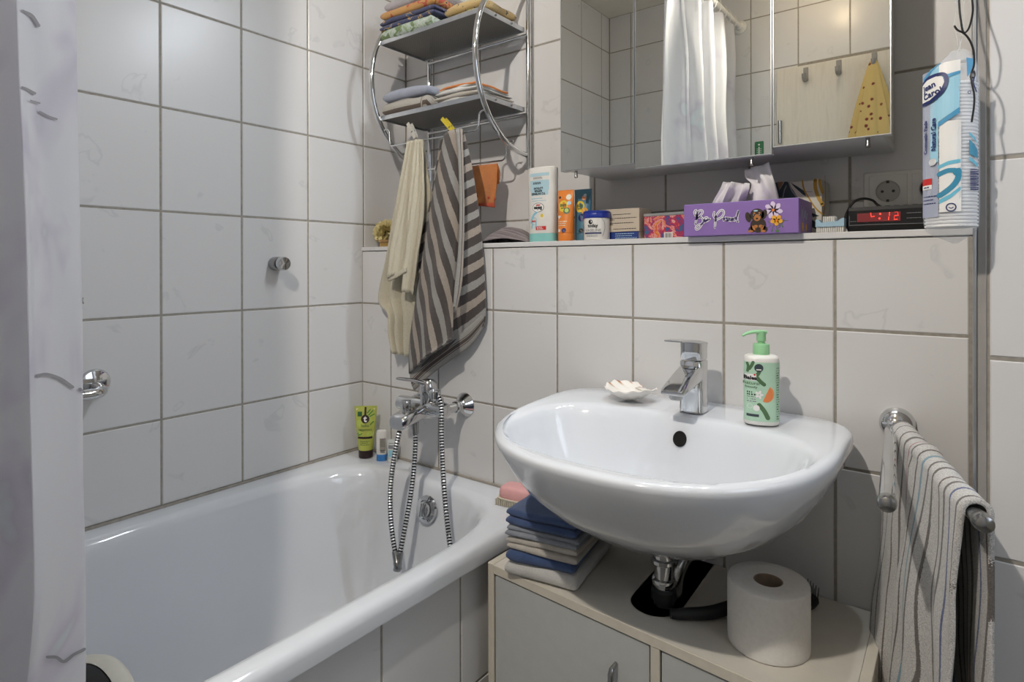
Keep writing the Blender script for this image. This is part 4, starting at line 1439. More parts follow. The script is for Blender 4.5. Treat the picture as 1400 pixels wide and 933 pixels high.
# folded mauve cloth and a white rolled towel behind it
c = (.555, .050, ZL)
def mau(u, v):
    x = -.085 + .17 * u
    y = -.035 + .075 * v
    z = .040 * (math.sin(u * PI) ** .7) * math.sin(max(.02, v) * PI) ** .55 + .003 * math.sin(v * 30 + u * 3) * math.sin(u * PI) + .001
    return (c[0] + x, c[1] + y, ZL + max(z, .0008))
g = grid(36, 40, mau)
o = mk('crumpled_cloth', g, M['t_mauve'], attr=[(v.y * .9 + v.x * .25 + v.z * .7) * 75 for v in g[0]], smooth=80, solid=.0015)
tag(o, 'mauve ribbed cloth bunched on the ledge beside the tall lotion bottle', 'cloth')
g = lathe([(.0, -.050), (.020, -.050), (.027, -.044), (.030, -.03), (.0305, 0), (.030, .03), (.027, .044), (.020, .050), (0, .05)], 36, Matrix.Translation((.610, .135, ZL + .0300)) @ Matrix.Rotation(PI / 2, 4, 'Y'), False, False)
tag(mk('rolled_washcloth', g, M['t_white']), 'white rolled washcloth lying behind the mauve cloth on the ledge', 'washcloth')

# ------------------------------------------------------------------ bag of cotton pads
BR_ = .0290
bc = at(1300, 200, 'Y', -.300)
t = thing('cotton_pad_bag', 'clear bag of round cotton pads with blue print hanging by the tiled pier', 'bag', (bc.x, bc.y, 1.18))
zz = lambda py: at(1300, py, 'Y', -.300 - BR_ * .8).z
prof, z = [], 1.1960
while z < 1.372:
    prof += [(.0255, z), (.0274, z + .0012), (.0274, z + .0030), (.0255, z + .0042)]
    z += .0043
mk('cotton_pads', lathe(prof, 32, Matrix.Translation((bc.x, bc.y, 0))), plain('cotton', 'efeeee', .95, bmp=.3), t, kind='stuff')
film, nt, b = base('clear_film', 'e9eef6', .12)
b.inputs['Alpha'].default_value = .22
b.inputs['Specular IOR Level'].default_value = .8
bump(nt, b, noisy(nt, coords(nt, (1, 1, .5)), 60, 3), .5, .004)
fr_ = []
for z, a, b_, ox in ((1.1770, .003, .002, .004), (1.1815, .010, .006, .003), (1.186, .019, .016, .001), (1.193, .0262, .025, 0), (1.203, .0287, .0285, 0), (1.25, BR_, BR_, 0), (1.31, BR_, BR_, 0), (1.365, .0288, .0282, 0),
                     (1.383, .0272, .022, .001), (1.397, .022, .013, .004), (1.408, .014, .006, .007), (1.416, .007, .003, .008)):
    fr_.append([Vector((p.x, p.y + .0008 * math.sin(7 * i), z)) for i, p in enumerate(sup(bc.x + ox, bc.y, a, b_, z, 40, 2))])
mk('film', loft(fr_, True, False), film, t, smooth=80)
X_ = lambda px: BR_ * math.asin(max(-.97, min(.97, (px - 1300) / 32.5)))
def mp(u, v, e):
    a = u / BR_
    k = 1 if v < 1.365 else max(.5, 1 - (v - 1.365) * 9)
    return Vector((bc.x + (BR_ + e) * math.sin(a), bc.y - (BR_ * (.6 + .4 * k) + e) * math.cos(a), v))
_printed = printed
def printed(name, geo, *a, **k):
    return _printed(name, fine(geo), *a, **k)
def bp(pts):
    return [(X_(x), zz(y)) for x, y in pts]
def bq(x0, x1, y0, y1, n=8):
    return rect(X_(x0), X_(x1), zz(y1), zz(y0), n)
def tone(nm, col, al):
    m, nt, b = base(nm, col, .3)
    b.inputs['Alpha'].default_value = al
    return m
printed('lilac_panel', bq(1268, 1287, 92, 296), mp, tone('film_lilac', 'b4bbd0', .8), t, .0005)
printed('blue_band', bq(1278, 1287, 90, 221), mp, I['sky'], t, .0007)
printed('blue_field', poly(bp([(1287, 88), (1287, 166), (1298, 158), (1310, 149), (1311, 100), (1300, 100)])), mp, I['sky'], t, .0007)
printed('white_field', poly(bp([(1288, 86), (1300, 84), (1311, 84), (1311, 99), (1300, 101), (1288, 104)])), mp, I['white'], t, .0008)
printed_each('blue_stripe', [poly(bp([(1287, 167), (1310, 149), (1310, 157), (1287, 173)])), poly(bp([(1291, 104), (1311, 99), (1311, 103), (1293, 108)])), poly(bp([(1270, 100), (1280, 90), (1290, 84), (1290, 86), (1280, 93), (1271, 106)])), poly(bp([(1317, 82), (1326, 84), (1326, 92), (1318, 109)]))], mp, I['midblue'], t, .0010)
printed('logo_rim', ribbon(bp([(1269.5, 136), (1278, 135), (1290, 126), (1296, 112), (1294, 102), (1286, 100), (1275, 102), (1270, 107)]), .0042), mp, I['navy'], t, .0012)
printed('logo_field', poly(bp([(1269.3, 134), (1278, 133), (1289, 124.5), (1294, 112), (1292, 104), (1285, 102), (1275, 104), (1269.5, 109)])), mp, I['white'], t, .0014)
def word(s, x, y, size, rot, mat, bold=.0003):
    return printed('lettering', mv(text_geo(s, size, bold), X_(x), zz(y), rot), mp, mat, t, .0018)
word('Jean', 1277, 114, .0105, .22, I['navy'])
word('Carol', 1280, 125, .0105, .22, I['navy'])
word('Natural Care', 1282.5, 182, .0074, PI / 2, I['navy'])
word('Cosmetic Pads', 1273.5, 184, .0070, PI / 2, I['navy'])
printed('pad_emblem', disc(X_(1281), zz(220), .0045), mp, I['white'], t, .0016)
printed('pad_emblem_lines', join(*[ribbon(bp([(1278, 216 + 2.2 * i), (1284, 215 + 2.2 * i)]), .0005) for i in range(5)]), mp, I['lilac'], t, .0019)
printed('white_lower_field', bq(1288, 1312, 166, 290), mp, I['white'], t, .0004)
printed_each('cyan_stripe', [poly(bp([(1287, 226), (1298, 221), (1311, 219), (1311, 224), (1298, 226), (1287, 231)])), poly(bp([(1288, 273), (1300, 266), (1311, 256), (1311, 261), (1300, 272), (1288, 279)])), poly(bp([(1320, 183), (1326, 190), (1330, 202), (1326, 194), (1320, 187)])), poly(bp([(1320, 216), (1329, 226), (1329, 231), (1320, 221)]))], mp, plain('print_cyan', '6fc2dc', .45), t, .0008)
printed('teal_swoosh', join(ribbon(bp([(1288, 238), (1297, 234), (1305, 234)]), .0055), ribbon(bp([(1309, 235), (1308, 246), (1302, 256), (1292, 265), (1288, 267)]), .0060), poly(bp([(1300, 232.5), (1311, 231), (1311, 248), (1304, 240)])), poly(bp([(1320, 193), (1325, 199), (1329, 208), (1329, 219), (1320, 213)]))), mp, I['deepteal'], t, .0009)
printed('red_label', bq(1269, 1280, 242, 251), mp, I['red'], t, .0009)
printed('white_label', bq(1269, 1280, 251, 257), mp, I['white'], t, .0009)
lines_('small_print', X_(1271), X_(1279), [zz(254)], .0014, mp, I['navy'], t, .0013)
lines_('small_print', X_(1270), X_(1286), [zz(267), zz(272), zz(277)], .0011, mp, I['navy'], t, .0009)
printed('round_emblem', ringd(X_(1301), zz(284), .0040, .0052), mp, I['navy'], t, .0010)
printed('emblem_mark', ribbon([(X_(1301) - .002, zz(284)), (X_(1301), zz(285.5)), (X_(1301) + .002, zz(284))], .0009), mp, I['navy'], t, .0010)
printed('barcode', join(*[bq(1321, 1329.5, 233 + i * 2.4, 234.3 + i * 2.4 + (i % 3) * .3, 3) for i in range(12)]), mp, I['navy'], t, .0009)
printed('blue_side_print', join(ringd(X_(1320), zz(130), .0012, .0019), ringd(X_(1322), zz(104), .0008, .0013), ribbon(bp([(1326, 105), (1324, 116), (1327, 128)]), .0022)), mp, I['navy'], t, .0012)
printed = _printed
top = Vector((bc.x + .008, bc.y, 1.414))
mk('string', tube([top, at(1305, 30, 'Y', -.30), at(1309, -12, 'Y', -.30), at(1316, -60, 'Y', -.29)], .0006, 6), M['clear'], t)
mk('string', tube([top, at(1317, 40, 'Y', -.30), at(1318, -12, 'Y', -.30), at(1318, -60, 'Y', -.29)], .0006, 6), M['clear'], t)
# black wire hook
w_ = lambda x, y, Y: at(1160 + x / 3.8875, y / 3.8875, 'Y', Y)
hk = thing('wire_hook', 'thin black wire hook dangling beside the cotton pad bag', 'hook', tuple(w_(660, 300, -.335)))
mk('wire', tube(smooth_path([w_(563, 138, -.335), w_(580, 160, -.336), w_(615, 178, -.336), w_(645, 215, -.337), w_(665, 270, -.337), w_(668, 340, -.337), w_(655, 385, -.3365), w_(650, 410, -.336), w_(662, 412, -.335), w_(670, 392, -.3345), w_(664, 378, -.335),
                             w_(652, 398, -.337), w_(656, 440, -.338), w_(668, 500, -.338), w_(668, 560, -.337), w_(655, 650, -.336)], 5), .0011, 8), M['black'], hk)
mk('wire', tube(smooth_path([w_(604, -260, -.30), w_(588, -60, -.32), w_(590, 40, -.333), w_(598, 110, -.335), w_(612, 172, -.335), w_(640, 150, -.335), w_(660, 70, -.333), w_(658, 0, -.33), w_(640, -120, -.31), w_(652, -260, -.30)], 6), .0011, 8), M['black'], hk)
p = w_(628, -262, -.30)
mk('wall_hook', join(box(p.x - .012, 1.5438, p.y - .006, p.y + .006, p.z, p.z + .004), box(1.538, 1.5438, p.y - .006, p.y + .03, p.z - .01, p.z + .02)), M['alu'], hk, smooth=False)


# ------------------------------------------------------------------ bath mixer
bm_ = thing('bath_mixer', 'chrome wall bath mixer with ribbed shower hoses hanging into the tub', 'tap', (.365, 0, .771))
for x in (.290, .440):
    Mx = frame_to((x, -.0005, .771), (0, -1, 0))
    mk('wall_flange', lathe([(.0325, 0), (.033, .002), (.030, .007), (.022, .017), (.0165, .027), (.0155, .031)], 36, Mx), M['chrome'], bm_)
    mk('inlet', lathe([(.0148, .030), (.0155, .031), (.0155, .040), (.0148, .041), (.0122, .0415), (.0122, .085)], 28, Mx), M['chrome'], bm_)
mk('mixer_body', lathe([(.015, -.093), (.0195, -.090), (.0205, -.080), (.0205, -.055), (.023, -.045), (.0245, -.02), (.0245, .03), (.022, .05), (.0195, .06), (.0195, .082), (.0165, .088), (.012, .0895)], 32,
                      Matrix.Translation((.365, -.086, .771)) @ Matrix.Rotation(PI / 2, 4, 'Y')), M['chrome'], bm_)
sp = []
for y, zc, a, h in ((-.075, .768, .026, .021), (-.105, .764, .0265, .0205), (-.135, .7585, .027, .0195), (-.160, .753, .0275, .019), (-.180, .748, .027, .018), (-.186, .746, .024, .015)):
    sp.append([Vector((.368 + p.x, y, zc + p.y)) for p in sup(0, 0, a, h, 0, 32, 3.6)])
mk('spout', loft(sp), M['chrome'], bm_, smooth=50)
mk('diverter_knob', lathe([(.010, .772), (.010, .778), (.0135, .780), (.0140, .786), (.0140, .797), (.0125, .800), (.0, .801)], 24, Matrix.Translation((.366, -.150, 0)), True, False), M['chrome'], bm_)
mk('cartridge', lathe([(.0225, .782), (.0225, .806), (.0235, .808), (.0235, .828), (.0215, .838), (.016, .846), (.0, .849)], 32, Matrix.Translation((.385, -.086, 0)), True, False), M['chrome'], bm_)
mk('lever', tube([(.385, -.10, .8375), (.379, -.135, .851), (.372, -.178, .861), (.371, -.186, .8625)], [.006, .0052, .0042, .0025], 12), M['chrome'], bm_)
mk('hand_shower_cradle', join(lathe([(.010, .80), (.0155, .806), (.0165, .824), (.0145, .826), (.011, .812)], 24, Matrix.Translation((.428, -.106, 0))), box(.412, .440, -.10, -.082, .782, .806, .004)), M['chrome'], bm_)
hm, nt, b = base('ribbed_hose', 'c9cacb', .15, 1.0)
a_ = node(nt, 'ShaderNodeAttribute', attribute_name='s')
fr_ = node(nt, 'ShaderNodeMath', operation='FRACT')
nt.links.new(a_.outputs['Fac'], fr_.inputs[0])
nt.links.new(ramp(nt, fr_.outputs[0], [(0, '2b2b2c'), (.42, 'd8d9da')], 'CONSTANT'), b.inputs['Base Color'])


def hose(pts, r=.0072, pitch=.0072):
    P = resample(pts, 8)
    L = sum((a - b_).length for a, b_ in zip(P, P[1:]))
    n = int(L / pitch)
    P = resample(pts, n * 8)
    n8 = n * 8
    rad = [r * (.86 + .14 * (1 if (i % 8) in (4, 5, 6, 7) else 0) + .05 * (1 if (i % 8) in (5, 6) else 0)) for i in range(n8 + 1)]
    g = tube(P, rad, 12)
    A = []
    for i in range(n8 + 1):
        A += [(i % 8) / 8 + .02] * 12
    return g, A


def hose_part(pts):
    g, A = hose(pts)
    return mk('shower_hose', g, hm, bm_, attr=A, smooth=60)


def px3(L):
    return [at(x, y, 'Y', d) for x, y, d in L]


hA = px3([(567.5, 594, -.122), (568, 606, -.125), (566, 640, -.14), (561, 680, -.158), (553, 725, -.18), (547, 757, -.195)])
hB = px3([(546, 590, -.172), (539, 625, -.180), (534, 665, -.186), (534, 705, -.190), (537, 735, -.195), (540.5, 756, -.20)])
hC = px3([(597, 537, -.105), (603, 555, -.104), (604, 600, -.108), (606, 650, -.118), (610, 700, -.135), (614, 735, -.15), (620, 780, -.19), (628, 840, -.28)])
hose_part(hA)
hose_part(hB)
hose_part(hC)
d0 = (hA[0] - at(567, 580, 'Y', -.122))
mk('hose_coupling', lathe([(.0105, 0), (.0108, .004), (.0100, .008), (.0095, .030), (.0085, .034)], 20, frame_to(at(567, 576, 'Y', -.121), d0)), M['chrome_dull'], bm_)
for P in (hA, hB):
    d = (P[-1] - P[-2]).normalized()
    mk('hose_ferrule', lathe([(.0078, -.004), (.0085, 0), (.0088, .020), (.0098, .022), (.0098, .040), (.0085, .042)], 20, frame_to(P[-1], d)), M['chrome_dull'], bm_)

# ------------------------------------------------------------------ tubes on the tub edge
ZT = .5730
m_lime = plain('lime_plastic', 'b6bd58', .4)
c = (.082, -.052, ZT)
m_dk = plain('dark_brown_plastic', '2c1a1b', .35)
t, mp = squeeze('shower_gel_tube', 'lime green shower gel tube with a dark brown cap in the tub corner', c, .068, .0215, .150, .024, m_lime, m_dk, .72, capk=1.0)
printed('pale_field', poly([(-.028, .147), (.028, .147), (.0245, .075), (.0225, .063), (-.0225, .063), (-.0245, .075)]), mp, I['cream'], t, .0003)
printed('lime_slices', join(disc(-.017, .104, .010), disc(.019, .118, .011), disc(.013, .072, .008), disc(-.014, .078, .006)), mp, I['lime'], t, .0006)
printed('leaf_motif', join(*[ribbon(s, .0036) for s in ([(.010, .128), (.022, .140)], [(.014, .124), (.026, .130)], [(.006, .134), (.014, .143)], [(-.022, .072), (-.014, .084)], [(-.020, .068), (-.010, .074)], [(.016, .100), (.024, .108)])]), mp, I['green'], t, .0008)
printed('green_badge', rect(-.023, -.010, .124, .138, 4), mp, I['darkgreen'], t, .0008)
printed('brown_strap', rect(-.003, .003, .120, .151, 2), mp, I['brown'], t, .0009)
printed('brown_roundel', disc(0, .1165, .0125), mp, I['brown'], t, .0010)
printed('roundel_letter', mv(text_geo('t', .026, .001), 0, .1165), mp, I['white'], t, .0014)
printed('lettering', join(mv(text_geo('hello', .0125), 0, .0970), mv(text_geo('happiness', .0105), 0, .0855)), mp, I['darkgreen'], t, .0012)
printed('brown_band', rect(-.0215, .0215, .0590, .0650, 12), mp, I['brown'], t, .0010)
lines_('small_print', -.014, .014, [.052, .047, .041], .0018, mp, I['darkgreen'], t)

c = (.1465, -.045, ZT)
t = thing('travel_bottle', 'small white bottle standing upside down on its blue cap beside the lime tube', 'bottle', c)
mk('bottle_body', flatbottle(c, .0155, .010, .090, [(.215, .94, .95), (.24, 1, 1), (.6, 1, 1), (.92, .98, .98), (.98, .9, .85), (1, .7, .6)], .7), M['white'], t)
mk('cap', flatbottle(c, .0155, .010, .0190, [(0, .93, .93), (.05, .97, .97), (.97, .97, .97), (1, .93, .93)], .7), plain('bright_blue_plastic', '3a7fc4', .35), t)
mp = curved(c, .0155, .0105, .7)
printed('grey_label', rect(-.004, .013, .030, .068, 5), mp, plain('print_softgrey', 'a9a49a', .5), t)
lines_('small_print', -.002, .012, [.064, .060, .056, .052, .048, .044], .0012, mp, I['black'], t, .0008)
printed('barcode', join(*[rect(-.002 + i * .0018, -.0011 + i * .0018, .0245, .034) for i in range(7)]), mp, I['black'], t, .0009)
c = (.182, -.034, ZT)
gl2, nt, b = base('frosted_plastic', 'dfe3e2', .35)
b.inputs['Alpha'].default_value = .8
t, mp = squeeze('travel_tube', 'small frosted tube with a pale blue label behind the shower hose on the tub edge', c, .034, .0135, .062, .010, gl2, M['white'], .6)
printed('label', rect(-.010, .010, .018, .036, 5), mp, I['cyan'], t)
printed('label_top', rect(-.011, .011, .040, .050, 5), mp, I['grey'], t)
lines_('small_print', -.009, .009, [.055], .0012, mp, I['black'], t)

# pink brush at the corner of the tub
c = (.672, -.066, ZT)
t = thing('scrub_brush', 'pink backed scrub brush with pale bristles on the tub corner by the washbasin', 'brush', c)
Rb = Matrix.Translation(Vector(c)) @ Matrix.Rotation(.12, 4, 'Z')
rings = []
for z, k in ((.018, .93), (.021, .985), (.030, 1), (.040, .95), (.0445, .84), (.0455, .6)):
    rings.append(sup(0, 0, .046 * k, .027 * k, z, 36, 4.5))
mk('back', xf(loft(rings), Rb), plain('pink_plastic', 'e3a9a8', .55, bmp=.2), t, smooth=60)
mk('bristle_plate', xf(loft([sup(0, 0, .048, .0285, .0150, 36, 5), sup(0, 0, .049, .0295, .0160, 36, 5), sup(0, 0, .050, .0305, .0185, 36, 5)]), Rb), plain('ivory_plastic', 'd9d2c0', .5), t)
mk('bristles', xf(join(*[lathe([(.0016, 0), (.0019, .008), (.0016, .0155)], 6, Matrix.Translation((-.0485 + i * .0057, -.0275 + j * .0055, 0))) for i in range(18) for j in range(11)]), Rb), plain('ivory_bristle', 'd6cfbb', .7), t, kind='stuff')

# ------------------------------------------------------------------ stack of towels on the cabinet
zc = .5402
sx, sy, rz = .868, -.183, .165
for k, (mm, tt, n_, w_, lab) in enumerate((
        (M['t_white'], .0300, 1, .152, 'white folded towel at the bottom of the stack on the vanity cabinet'),
        (M['t_blue'], .0230, 1, .140, 'dark blue folded towel between the white and the cream one in the cabinet stack'),
        (M['t_beige'], .0125, 2, .150, 'cream folded towel in the middle of the stack, above the lower blue one'),
        (M['t_greyblue'], .0100, 2, .150, 'pale grey-blue folded towel just under the top of the cabinet stack'),
        (M['t_blue'], .0155, 2, .150, 'dark blue folded towel on top of the stack under the washbasin'))):
    g, A = folded('t', w_, .205, tt, n_, None, wob=.005, seed=40 + k, droop=.001)
    put('folded_towel', g, A, mm, lab, 'towel', (sx + (.0, -.004, .004, .002, .0)[k], sy + (.0, -.001, -.002, .0, .002)[k], zc), rz + (.0, .03, -.02, .01, -.01)[k], 'stack of towels on the cabinet')
    zc += tt * n_ + .0002

# ------------------------------------------------------------------ toilet roll and hair brush
c = (1.2805, -.2045, .5402)
tr_ = thing('toilet_roll', 'white toilet paper roll standing on the vanity cabinet', 'toilet paper', c)
pr = [(.0225, .001), (.060, 0), (.0617, .001)]
z = .004
while z < .098:
    pr.append((.0621 + .00012 * math.sin(z * 900), z))
    z += .004
pr += [(.0617, .1005), (.060, .1018), (.045, .1015), (.030, .1010), (.0225, .1005), (.0225, .001)]
tpm = plain('tissue_roll_paper', 'e8e5e0', .95, var=.03, scale=160, bmp=.35)
mk('paper', lathe(pr, 64, Matrix.Translation(Vector(c)), False, False), tpm, tr_, smooth=50)
mk('cardboard_core', lathe([(.0224, .0), (.0224, .1), (.0208, .1), (.0208, .0)], 40, Matrix.Translation(Vector(c)), False, False), plain('cardboard', 'a08c7a', .9, var=.1), tr_)
mk('loose_end', grid(8, 12, lambda u, v: Vector((c[0] + (.0624 + .0032 * u ** 1.5) * math.cos(PI * 1.02 + .16 - .30 * u), c[1] + (.0624 + .0032 * u ** 1.5) * math.sin(PI * 1.02 + .16 - .30 * u), c[2] + .003 + .097 * v + .001 * math.sin(u * 9)))), tpm, tr_, solid=.0006)

hb = thing('hair_brush', 'black hair brush lying behind the toilet roll on the vanity cabinet', 'brush', (1.21, -.15, .5402))
ax = [Vector(p) for p in ((1.131, -.2455, .5525), (1.150, -.232, .5525), (1.185, -.200, .5525), (1.212, -.155, .5535), (1.240, -.118, .556), (1.262, -.098, .558))]
mk('handle', tube(smooth_path(ax, 5), [.0075 + .0035 * math.sin(min(1, i / 12) * PI / 2) - .003 * max(0, (i - 16) / 9) for i in range(26)], 14), M['rubber'], hb)
Rb = Matrix.Translation((1.292, -.068, .558)) @ Matrix.Rotation(math.radians(44), 4, 'Z')
mk('head', xf(loft([sup(0, 0, .040 * k, .022 * k, z, 32, 2.6) for z, k in ((-.0165, .6), (-.0155, .85), (-.008, 1), (-.002, .98), (.000, .9))]), Rb), M['rubber'], hb, smooth=60)
mk('bristles', xf(join(*[tube([(-.031 + i * .0078, -.0145 + j * .0072, -.002), (-.033 + i * .0083, -.016 + j * .008, .022)], [.0009, .0006], 5) for i in range(9) for j in range(5)]), Rb), M['black'], hb, kind='stuff')

# ------------------------------------------------------------------ soap dispenser
p = at(1039.5, 579, 'Z', .8705)
c = (p.x, p.y + .006, .8705)
t = thing('soap_dispenser', 'mint green and white pump bottle with an orange slice on the washbasin', 'soap dispenser', c)
A_, B_ = .0295, .0235
RZ = .38
mk('bottle_body', flatbottle(c, A_, B_, .122, [(0, .93, .92), (.012, .975, .97), (.04, 1, 1), (.90, 1.0, 1.0), (.945, .985, .98), (.975, .93, .9), (.992, .80, .74), (1, .62, .58)], RZ, 56, 2.5), M['white'], t)
mint = plain('mint_plastic', '9fd8a4', .35)
T = Matrix.Translation(Vector((c[0], c[1], 0)))
z0 = c[2] + .121
mk('collar', lathe([(.0125, z0), (.0138, z0 + .001), (.0138, z0 + .018), (.0130, z0 + .0195), (.008, z0 + .020)], 32, T), mint, t)
pump = mk('pump_head', lathe([(.0060, z0 + .019), (.0060, z0 + .024), (.0078, z0 + .0245), (.0078, z0 + .0375), (.0085, z0 + .039), (.0080, z0 + .0425), (.0, z0 + .043)], 24, T, True, False), mint, t)
dv = (at(1015, 457, 'Y', c[1] - .02) - Vector((c[0], c[1], z0 + .040))).normalized()
n_ = []
for f, a, h, dz in ((-.008, .0070, .0030, .0), (.004, .0068, .0032, .0005), (.016, .0055, .0030, .0), (.026, .0042, .0026, -.0025), (.033, .0036, .0022, -.0062)):
    pc = Vector((c[0], c[1], z0 + .0402 + dz)) + Vector((dv.x, dv.y, 0)).normalized() * f
    sd = Vector((-dv.y, dv.x, 0)).normalized()
    n_.append([pc + sd * q_.x + Vector((0, 0, q_.y)) for q_ in sup(0, 0, a, h, 0, 16, 2.5)])
mk('nozzle', loft(n_), mint, pump, smooth=60)
mp = curved(c, A_, B_, RZ, 2.5)
lab = plain('mint_label', 'b9dcc3', .4, var=.03)
printed('label', rect(-.0292, .0292, .007, .110, 28), mp, lab, t, .0003)
printed_each('leaf_motif', [ribbon(s, w) for s, w in (([(-.0215, .098), (-.018, .104), (-.0155, .110)], .005), ([(-.024, .094), (-.023, .102), (-.0245, .108)], .004), ([(-.009, .088), (-.006, .094), (-.006, .099)], .006), ([(-.009, .083), (-.004, .077), (.002, .072)], .0065), ([(-.006, .036), (.002, .026), (.008, .014)], .0075))], mp, I['leaf'], t, .0006)
printed('badge', disc(-.0065, .1005, .0072), mp, plain('print_slate', '3b474c', .5), t, .0009)
printed('badge_mark', rect(-.0105, -.0025, .0965, .0985), mp, I['white'], t, .0012)
printed('logo_field', rect(-.0275, -.0105, .078, .0895, 5), mp, I['white'], t, .0010)
printed('logo_lettering', mv(text_geo('Balea', .0090, .0004), -.0195, .0825), mp, I['black'], t, .0014)
printed('logo_dot', disc(-.013, .0885, .0016), mp, I['red'], t, .0016)
printed('lettering', join(mv(text_geo('natural', .0090), -.0175, .0735), mv(text_geo('beauty', .0068), -.018, .067)), mp, I['leaf'], t, .0012)
half = [(.0055 + .0125 * math.cos(a), .0555 + .0145 * math.sin(a)) for a in [math.radians(62) - PI * i / 18 for i in range(19)]]
printed('orange_slice_rim', poly(half), mp, I['salmon'], t, .0008)
half = [(.0052 + .0105 * math.cos(a), .0552 + .0125 * math.sin(a)) for a in [math.radians(62) - PI * i / 18 for i in range(19)]]
printed('orange_slice', poly(half), mp, plain('print_orange_flesh', 'ea8a50', .5), t, .0010)
printed('blossom', join(*[disc(-.006 + .004 * math.cos(a), .054 + .0045 * math.sin(a), .0032, .0022, rot=a) for a in [i * 2 * PI / 5 for i in range(5)]]), mp, I['white'], t, .0013)
lines_('small_print', -.025, -.008, [.0575, .0535], .0026, mp, I['black'], t)
lines_('small_print', -.025, -.008, [.0495, .0455, .0415], .0018, mp, I['grey'], t)
printed('round_marks', join(ringd(-.0205, .033, .0034, .0040), disc(-.0105, .0305, .0052)), mp, I['white'], t, .0008)
printed('dark_band', rect(-.0255, -.0065, .0150, .0195, 5), mp, plain('print_slate2', '3b474c', .5), t, .0008)
lines_('side_print', .0225, .0275, [.012 + .0042 * i for i in range(22)], .0020, mp, I['leaf'], t)

# ------------------------------------------------------------------ scallop shell
c = Vector((.968, -.080, .8712))
shm, nt, b = base('shell', 'e9e3da', .45)
a_ = node(nt, 'ShaderNodeAttribute', attribute_name='s')
nt.links.new(ramp(nt, a_.outputs['Fac'], [(0, 'ece8e1'), (.45, 'e8e1d8'), (.62, 'd3b9a5'), (.80, 'b07a5a'), (1, '8a5238')]), b.inputs['Base Color'])
V, Fc, A = [], [], []
NR, NA = 18, 120
for j in range(NR + 1):
    for i in range(NA + 1):
        f, a = j / NR, (i / NA - .5) * math.radians(196)
        rib = math.cos(a * 20)
        R_ = .092 * math.cos(a * .86) ** .62 * (1 + .012 * rib)
        r = R_ * f
        lx, ly = r * math.sin(a) * .98, r * math.cos(a)
        d_ = math.hypot(lx / .046, (ly - .046) / .046)
        z = .017 * min(1.25, d_) ** 2.2 + .0009 * rib * f
        V.append(Vector((lx, ly - .046, z)))
        s = .12 * max(0, noise.noise(Vector((lx * 60, ly * 60, 2))))
        if a > .3:
            s += max(0, f - .55) * 2.0 * max(0, .25 + .9 * math.sin(a * 20)) * min(1, (a - .3) * 2)
        if f < .12:
            s += .45 * abs(math.sin(a * 2))
        A.append(min(1, s))
for j in range(NR):
    for i in range(NA):
        k = j * (NA + 1) + i
        Fc.append((k, k + 1, k + NA + 2, k + NA + 1))
Rs = Matrix.Translation(c + Vector((.002, -.004, 0))) @ Matrix.Rotation(math.radians(150), 4, 'Z') @ Matrix.Rotation(math.radians(5), 4, 'X')
V = [Rs @ v for v in V]
low = min(v.z for v in V)
V = [v + Vector((0, 0, c.z - low + .0007)) for v in V]
sh = thing('scallop_shell', 'open white scallop shell with brown flecks on the left back of the washbasin', 'shell', tuple(c))
mk('fan', (V, Fc), shm, sh, attr=A, smooth=70, solid=.0012)
V, Fc, A = [], [], []
for i, (x, y, z) in enumerate(((-.022, -.050, .0225), (0, -.0475, .020), (.022, -.050, .0225), (.024, -.034, .019), (.008, -.040, .0165), (-.008, -.040, .0165), (-.024, -.034, .019))):
    V.append(Rs @ Vector((x, y, z)) + Vector((0, 0, c.z - low)))
    A.append((1, .2, .95, .4, .1, .1, .5)[i])
mk('hinge_ears', (V, [(0, 1, 5, 6), (1, 4, 5), (1, 2, 3, 4)]), shm, sh, attr=A, solid=.0016, smooth=60)

# ------------------------------------------------------------------ towel holder on the right and its towel
th = thing('towel_holder', 'chrome two-armed swivel towel holder on the wall right of the washbasin', 'towel holder', (1.440, 0, .877))
mk('wall_flange', lathe([(.0265, 0), (.0272, .003), (.0265, .010), (.0225, .019), (.015, .024), (0, .0255)], 40, frame_to((1.440, -.0005, .878), (0, -1, 0)), True, False), M['chrome'], th)
mk('pivot', lathe([(.0105, -.013), (.0125, -.011), (.0125, .011), (.0105, .013)], 24, Matrix.Translation((1.440, -.031, .8755))), M['chrome'], th)
E1 = Vector((1.4635, -.392, .8685))
E2 = Vector((1.5525, -.392, .8685))
B1, B2 = Vector((1.4335, -.036, .8745)), Vector((1.4465, -.036, .8745))
for a_, b_ in ((B1, E1), (B2, E2)):
    d = (b_ - a_).normalized()
    ar = mk('arm', tube([a_, a_ + d * .02, a_.lerp(b_, .5), b_], [.0085, .0092, .0092, .0092], 20), M['chrome'], th)
    mk('end_cap', lathe([(.0098, -.006), (.0104, -.004), (.0104, .004), (.0090, .009), (.005, .0115), (0, .012)], 24, frame_to(b_, d), True, False), M['chrome_dull'], ar)

